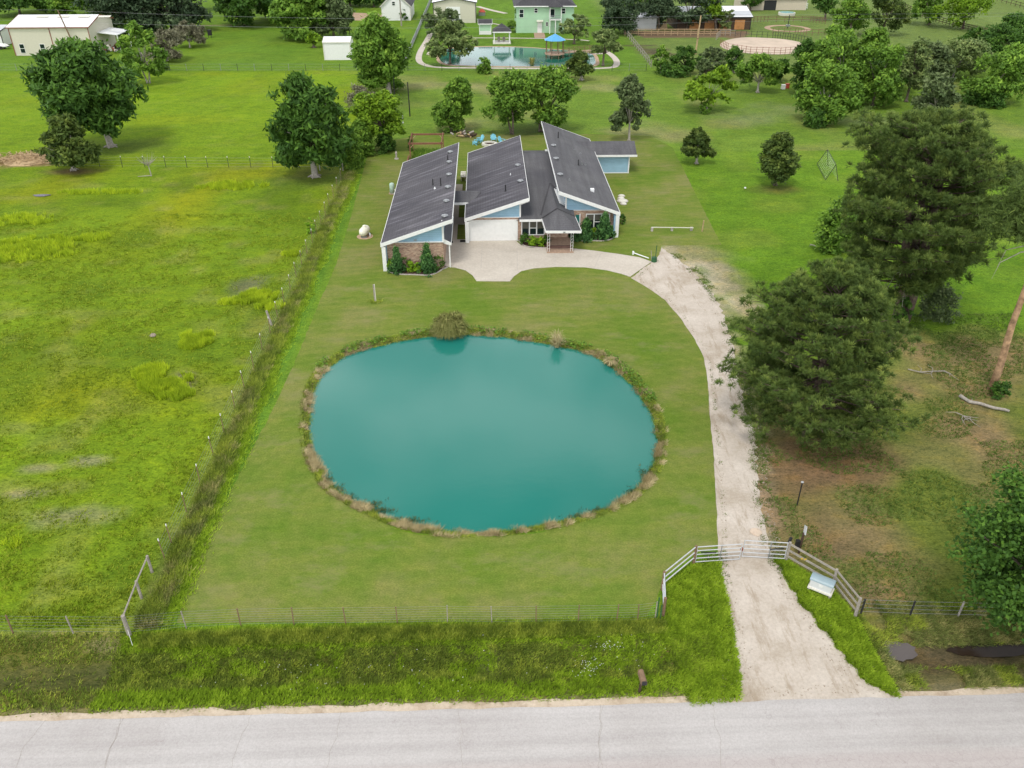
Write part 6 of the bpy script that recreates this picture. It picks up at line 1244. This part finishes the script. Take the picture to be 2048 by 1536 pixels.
win(HH, 1043, 27, .9, 1.7, y); win(HH, 1072, 21, .7, .9, y); win(HH, 1127, 22, .8, 1.1, y); win(HH, 1104, 26, 1.2, 1.7, y, sash=False); win(HH, 1094, 48, .5, .8, y)
dx = at(1077, 60)[0]; MB().box(dx-.55, y-.06, 0, dx+.55, y-.005, 2.5).build('door', 'white_paint', HH); MB().slab([(dx-.8, y-.9, 2.7), (dx+.8, y-.9, 2.7), (dx+.8, y, 2.9), (dx-.8, y, 2.9)], .1).build('door_canopy', 'off_white', HH)
# pump house, pavilion, gazebo with dock
o, x0, x1, y, y1 = shed('pump_house', 'tiny pale green hut with grey roof beside the far pond', (959,69), (982,69), 2.5, 2.6, 'x', .7, 'mint_paint', 'shingle_far', 'white_paint', .3)
MB().box(x0-.03, y-.05, 0, x1+.03, y-.006, .8).build('wainscot', 'white_paint', o)
x, y = at(1004, 88); o = thing('pavilion', 'open white-posted pavilion with a dark pyramid roof at the far pond', 'pavilion', (x, y, 0)); a = 1.85
MB().box(x-a-.2, y-.2, 0, x+a+.2, y+3.6, .25).build('floor', 'off_white', o)
for xx in (x-a, x+a-.2):
    for yy in (y, y+3.2): MB().box(xx, yy, .25, xx+.2, yy+.2, 2.6).build('post', 'white_paint', o)
MB().add([(x-a-.3,y-.3,2.62),(x+a+.3,y-.3,2.62),(x+a+.3,y+3.7,2.62),(x-a-.3,y+3.7,2.62),(x,y+1.7,4.2)], [(0,1,4),(1,2,4),(2,3,4),(3,0,4),(3,2,1,0)]).build('roof', 'shingle_far', o)
MB().box(x-a-.3, y-.35, 2.42, x+a+.3, y-.303, 2.66).build('fascia', 'white_paint', o)
for k, (dx_, dy_) in enumerate(((-.7, 2.2), (.5, 2.2))): tag(MB().box(x+dx_-.3, y+dy_-.3, .25, x+dx_+.3, y+dy_+.25, .7).box(x+dx_-.3, y+dy_+.25, .25, x+dx_+.3, y+dy_+.35, 1.2).build('patio_chair', 'grey_wood'), ['left', 'right'][k]+' of two grey chairs under the pavilion roof', 'chair', 'chairs in the pavilion')
x, y = at(1110, 118); y += 1.5; o = thing('gazebo', 'gazebo with bright blue eight-sided roof on stilts over the far pond', 'gazebo', (x, y, 0))
V_ = [(x+2.35*math.cos(k*.7854+.39), y+2.35*math.sin(k*.7854+.39), 3.55) for k in range(8)]
MB().add(V_+[(x, y, 4.75)], [(k, (k+1) % 8, 8) for k in range(8)]+[tuple(range(7, -1, -1))]).build('roof', 'blue_roof', o)
MB().prism([(x+2.2*math.cos(k*.7854+.39), y+2.2*math.sin(k*.7854+.39)) for k in range(8)], .75, .95).build('deck', 'paver', o)
for k in range(0, 8): MB().box(x+1.9*math.cos(k*.7854+.39)-.07, y+1.9*math.sin(k*.7854+.39)-.07, -.3, x+1.9*math.cos(k*.7854+.39)+.07, y+1.9*math.sin(k*.7854+.39)+.07, 3.5).build('post', 'brown_wood', o)
dk = MB(); xe, ye = at(1190, 108)
dk.beam((x+2, y+.8, .85), (xe, ye+1, .6), .12, 1.3, (0, 1, 0)).build('dock', 'paver', o, 'plank dock to the shore')
rl = MB()
for s_ in (-.75, .75):
    rl.beam((x+2, y+.8+s_, 1.75), (xe, ye+1+s_, 1.5), .07, .07).beam((x+2, y+.8+s_, 1.3), (xe, ye+1+s_, 1.05), .05, .05)
    for k in range(7): t = k/6; xx = x+2+(xe-x-2)*t; yy = y+.8+(ye+.2-y)*t+s_; rl.box(xx-.04, yy-.04, -.1, xx+.04, yy+.04, 1.75-.25*t)
rl.build('railing', 'brown_wood', o)
# far pond, bank and walk
fp = smooth_loop(ppoly([(880,120),(884,104),(900,98),(940,95),(1000,94),(1060,96),(1100,99),(1150,102),(1182,108),(1190,118),(1186,130),(1140,133),(1060,133),(980,132),(930,131),(897,129)]), 4)
fc = np.mean(np.array(fp), 0); sheet('pond_bank', [[(x+(x-fc[0])*.045, y+(y-fc[1])*.09) for x, y in fp]], .02, 'dirt_track'); sheet('pond_water', [fp], .035, 'pond_far')
def path(name, px, w_, mat='concrete', z=.03):
    P = smooth_loop(ppoly(px), 4, False); L_, R_ = [], []
    for i, (x, y) in enumerate(P):
        x0, y0 = P[max(0, i-1)]; x1, y1 = P[min(len(P)-1, i+1)]; d = math.hypot(x1-x0, y1-y0)+1e-9; nx, ny = -(y1-y0)/d*w_/2, (x1-x0)/d*w_/2
        L_.append((x+nx, y+ny)); R_.append((x-nx, y-ny))
    m_ = MB(); n_ = len(P); m_.add([(a, b, z) for a, b in L_]+[(a, b, z) for a, b in R_], [(i, i+1, n_+i+1, n_+i) for i in range(n_-1)]); o = m_.build(name, mat); tag(o, kind='structure'); return o
path('footpath', [(862,66),(852,84),(840,105),(838,121),(850,130),(880,135),(950,136),(1050,137),(1150,137.5),(1215,136),(1232,131),(1232,120),(1220,108),(1205,100)], 1.3)
path('footpath', [(930,76),(980,76),(1040,76.5),(1100,77.5),(1160,80),(1178,82)], .9); path('footpath', [(955,13),(985,21),(1012,27)], 1.6); path('footpath', [(956,43),(985,47),(1010,52)], .8)
path('footpath', [(1077,62),(1079,70),(1080,76)], 2.6, 'paver'); path('footpath', [(1185,108),(1206,107)], 1.3)
path('farm_lane', [(345,50),(400,51),(470,50)], .5, 'dirt_track')
sheet('patio_slab', [ppoly([(855,104),(868,104),(868,110),(853,110)])], .03, 'concrete')
plantclump('reeds', 'clump of reeds standing in the far pond', 1064, 131, .9, 1.6, 160, 'blade_mixed', .04, 4, .05)
# side fences of the pond property
y_ = [at(822, v)[1] for v in (136, 110, 90, 72, 55, 40, 25, 8, -10)]
wire_fence('chain_fence', 'grey mesh fence running back along the left side of the pond property', [(at(822, 100)[0]+0*k, yy) for k, yy in enumerate(y_)], 1.4, 9, mats=('grey_metal',), pw=.08, wr=.03)
pts_ = [(1302+(1252-1302)*t, 134+(70-134)*t) for t in np.linspace(0, 1, 15)]
board_run('post_fence', 'slanting grey post and rail fence between pond property and horse paddock', pts_, [1.4]*15, [.45, .9], 'grey_wood', .14, .2)
# horse barn and yards
o, x0, x1, y, y1 = shed('horse_barn', 'long low horse barn with a white metal roof behind oak trees', (1352,60), (1500,60), 3.0, 13, 'x', 1.6, 'dark_wood', 'white_metal', 'dark_metal')
for a_, b_ in ((1378,1398),(1408,1428),(1437,1458),(1468,1488)):
    MB().box(at(a_, 60)[0], y-.1, .1, at(b_, 60)[0], y-.02, 2.3).build('stall_door', 'orange_wood', o)
MB().slab([(at(1408,60)[0], y-1.6, 2.6), (at(1438,60)[0], y-1.6, 2.6), (at(1438,60)[0], y, 3.0), (at(1408,60)[0], y, 3.0)], .08).build('awning', 'galvanised', o)
MB().slab([(x1-5.5, y+.5, 3.35), (x1+.3, y+.5, 3.35), (x1+.3, y+3.2, 4.0), (x1-5.5, y+3.2, 4.0)], .04).build('roof_panel', 'galvanised', o)
o = shed('metal_lean_to', 'grey corrugated lean-to left of the horse barn', (1258,60), (1312,60), 2.9, 6, 'x', .9, 'galvanised', 'galvanised', 'grey_metal')[0]
x, y = at(1322, 59); tag(MB().add([(x-1.6,y,0),(x+1.6,y,0),(x+1.6,y+2,0),(x-1.6,y+2,0),(x-1.5,y+.1,1.5),(x+1.3,y+.1,1.9),(x+1.3,y+1.9,1.7),(x-1.5,y+1.9,1.4)], [(0,1,5,4),(1,2,6,5),(2,3,7,6),(3,0,4,7),(4,5,6,7)]).build('hay_stack', 'tan_wood'), 'tan covered stack between lean-to and barn', 'stack')
def fence_px(name, label, px, n_, h_, rails, mat, rw=.14, pw=.14, group=None):
    P = []; 
    for (a, b), (c, d) in zip(px, px[1:]):
        for k in range(n_): t = k/n_; P.append((a+(c-a)*t, b+(d-b)*t))
    P.append(px[-1]); o = board_run(name, label, P, [h_]*len(P), rails, mat, rw, pw); 
    if group: o['group'] = group
    return o
fence_px('corral_fence', 'tan board corral fence in front of the horse barn', [(1250,71),(1460,71)], 16, 1.5, [.35, .65, .95], 'tan_wood')
fence_px('corral_fence', 'brown board fence with gate right of the barn corral', [(1432,80),(1440,72),(1470,72)], 3, 1.4, [.5, .95], 'grey_wood', .1)
fence_px('corral_fence', 'thin dark fence behind the round sand pen', [(1470,73),(1545,76),(1580,79),(1618,87)], 7, 1.4, [.45, .95], 'dark_metal', .05, .1)
fence_px('corral_fence', 'rail fence behind the small riding ring', [(1500,45),(1535,44),(1620,44),(1650,48)], 5, 1.5, [.4, .7, .95], 'brown_wood', .12)
fence_px('corral_fence', 'low rail fence right of the sand pen', [(1545,68),(1590,68),(1612,71),(1660,70)], 4, 1.4, [.45, .95], 'brown_wood', .08)
fence_px('rail_fence', 'dark rail fence slanting under the top right trees', [(1800,15),(1850,38),(1905,54),(1985,74)], 8, 1.5, [.35, .65, .95], 'dark_wood', .14)
fence_px('rail_fence', 'dark rail fence in the top right corner', [(1985,0),(2048,18),(2090,30)], 7, 1.5, [.4, .9], 'dark_wood', .12)
lp = [(1440,90),(1455,80),(1490,75),(1530,76),(1570,79),(1605,86),(1618,96),(1608,105),(1560,109),(1500,107),(1455,100)]
sheet('sand_ring', [smooth_loop(ppoly(lp), 4)], .03, 'sand')
fence_px('round_pen', 'red-brown pipe fence round the near side of the sand pen', [(1440,92),(1455,101),(1500,108),(1560,110),(1608,106),(1620,97)], 5, 1.5, [.3, .62, .95], 'red_brown', .05, .1)
ec, ep = at(1575, 57), at(1620, 57); r_ = ep[0]-ec[0]; ey = abs(at(1575, 50)[1]-ec[1]); m_ = MB(); n_ = 40
m_.add([(ec[0]+r_*math.cos(t), ec[1]+ey*math.sin(t), .03) for t in (k*6.283/n_ for k in range(n_))]+[(ec[0]+r_*.75*math.cos(t), ec[1]+ey*.7*math.sin(t), .03) for t in (k*6.283/n_ for k in range(n_))], [(k, (k+1) % n_, (k+1) % n_+n_, k+n_) for k in range(n_)]); tag(m_.build('horse_track', 'dirt_track'), kind='structure')
o = thing('horse_walker', 'dark post with a hub in the middle of the small riding ring', 'horse walker', (*ec, 0)); MB().beam((*ec, 0), (*ec, 3.2), .15, .15).build('post', 'dark_metal', o); MB().box(ec[0]-.5, ec[1]-.3, .5, ec[0]+.5, ec[1]+.3, .9).build('hub', 'grey_metal', o); MB().beam((ec[0]-1.6, ec[1], 2.6), (ec[0]+1.6, ec[1], 2.6), .06, .06).build('arm', 'dark_metal', o)
o, x0, x1, y, y1 = shed('tan_house', 'low tan house with brown roof at the top edge beyond the riding ring', (1492,24), (1603,17), 3.0, 10, 'x', 1.6, 'stucco', 'brown_wood', 'off_white')
MB().box(x0+6, y-.08, 0, x0+9.5, y-.01, 2.6).build('porch_opening', 'dark_metal', o)
x, y = at(1573, 30); o = thing('swimming_pool', 'small blue round swimming pool beyond the riding ring', 'pool', (x, y, 0)); MB().lathe((x, y, 0), [(0, 2.3), (.7, 2.3), (.72, 2.1)], 24).build('rim', 'off_white', o); MB().lathe((x, y, .6), [(0, 2.05), (.13, 2.05)], 24).build('water', 'pool_water', o)
x, y = at(1605, 18); fence_px('white_fence', 'short white board fence beside the tan house', [(1598,19),(1614,18)], 2, 1.6, [.3, .6, .95], 'white_paint', .18)
for px, py, m_, lb in ((1566,178,'white_paint','white box at the foot of the dark tree'),(1574,176,'red_toy','small red box beside the white one')):
    x, y = at(px, py); tag(MB().box(x-.3, y-.3, 0, x+.3, y+.3, .7).box(x-.34, y-.34, .7, x+.34, y+.34, .76).build('storage_box', m_), lb, 'box')
x, y = at(966, 26); 
x, y = at(964, 31); o = thing('play_house', 'small red-roofed play set behind the tan workshop', 'play set', (x, y, 0)); MB().box(x-.9, y-.6, 0, x+.9, y+.6, .9).build('base', 'grey_metal', o); MB().add([(x-1,y-.7,.9),(x+1,y-.7,.9),(x+1,y+.7,.9),(x-1,y+.7,.9),(x-.3,y,1.7),(x+.3,y,1.7)], [(0,1,5,4),(1,2,5),(2,3,4,5),(3,0,4)]).build('roof', 'red_toy', o)
x, y = at(421, 75); o = thing('deer_stand', 'small black box on legs in the mown gap', 'box', (x, y, 0)); MB().box(x-.4, y-.4, .5, x+.4, y+.4, 1.7).build('box', 'black_iron', o)
for sx in (-.35, .35): MB().box(x+sx-.04, y-.35, 0, x+sx+.04, y-.27, .5).build('leg', 'black_iron', o)
# utility poles and lines
def upole(name, label, base, top, r_=.15, mat='brown_wood', lean=True):
    x, y = at(*base); lo, hi = 0., 31.
    for _ in range(40):
        m = (lo+hi)/2
        if at(top[0], top[1], m)[1] > y: lo = m
        else: hi = m
    tx = at(top[0], top[1], lo)[0]; o = thing(name, label, 'pole', (x, y, 0)); MB().tube([(x, y, -.1), (tx, y, lo)], [r_, r_*.75], 9).build('pole', mat, o); return o, (tx, y, lo)
o1, t1 = upole('utility_pole', 'tall wooden pole standing before the cream metal building', (158,112), (115,20), .16, 'brown_wood')
MB().beam((t1[0]+.1, t1[1]-.2, t1[2]-2.2), (t1[0]+1.1, t1[1]-.5, t1[2]-1.7), .06, .06).build('lamp_arm', 'galvanised', o1); MB().lathe((t1[0]+1.15, t1[1]-.5, t1[2]-1.95), [(0, .2), (.3, .12)], 8).build('lamp', 'white_metal', o1)
o2, t2 = upole('utility_pole', 'leaning wooden pole in the horse paddock', (1391,108), (1402,31), .18, 'tan_wood')
MB().box(t2[0]-.45, t2[1]-.3, t2[2]*.4, t2[0]+.1, t2[1]-.2, t2[2]*.42).build('bracket', 'brown_wood', o2)
o3, t3 = upole('utility_pole', 'thin grey pole at the right edge near the top right fence', (2002,80), (2022,41), .12, 'grey_wood')
upole('black_pole', 'slim black pole on the mown ground behind the bright tree', (820,232), (815,164), .1, 'black_iron'); upole('black_pole', 'slim black pole partly hidden by the tall tree', (789,194), (787,152), .1, 'black_iron')
upole('utility_pole', 'grey pole beside the white gabled house', (803,52), (799,-10), .2, 'grey_wood')
for k, dz in enumerate((0, -2.2)):
    m_ = MB(); pts = [(-140, t1[1]+4, t1[2]+dz*.7)]
    a_, b_ = np.array((t1[0], t1[1], t1[2]+dz)), np.array((t2[0], t2[1], t2[2]+dz*.6))
    pts += [tuple(a_+(b_-a_)*t-np.array((0, 0, 1.2*4*t*(1-t)))) for t in np.linspace(0, 1, 14)]+[(170, t2[1]+3, t2[2])]
    tag(m_.tube(pts, .012, 4).build('power_line', 'grey_metal'), ['upper', 'lower'][k]+' wire strung between the wooden poles across the background', 'wire', 'power lines')
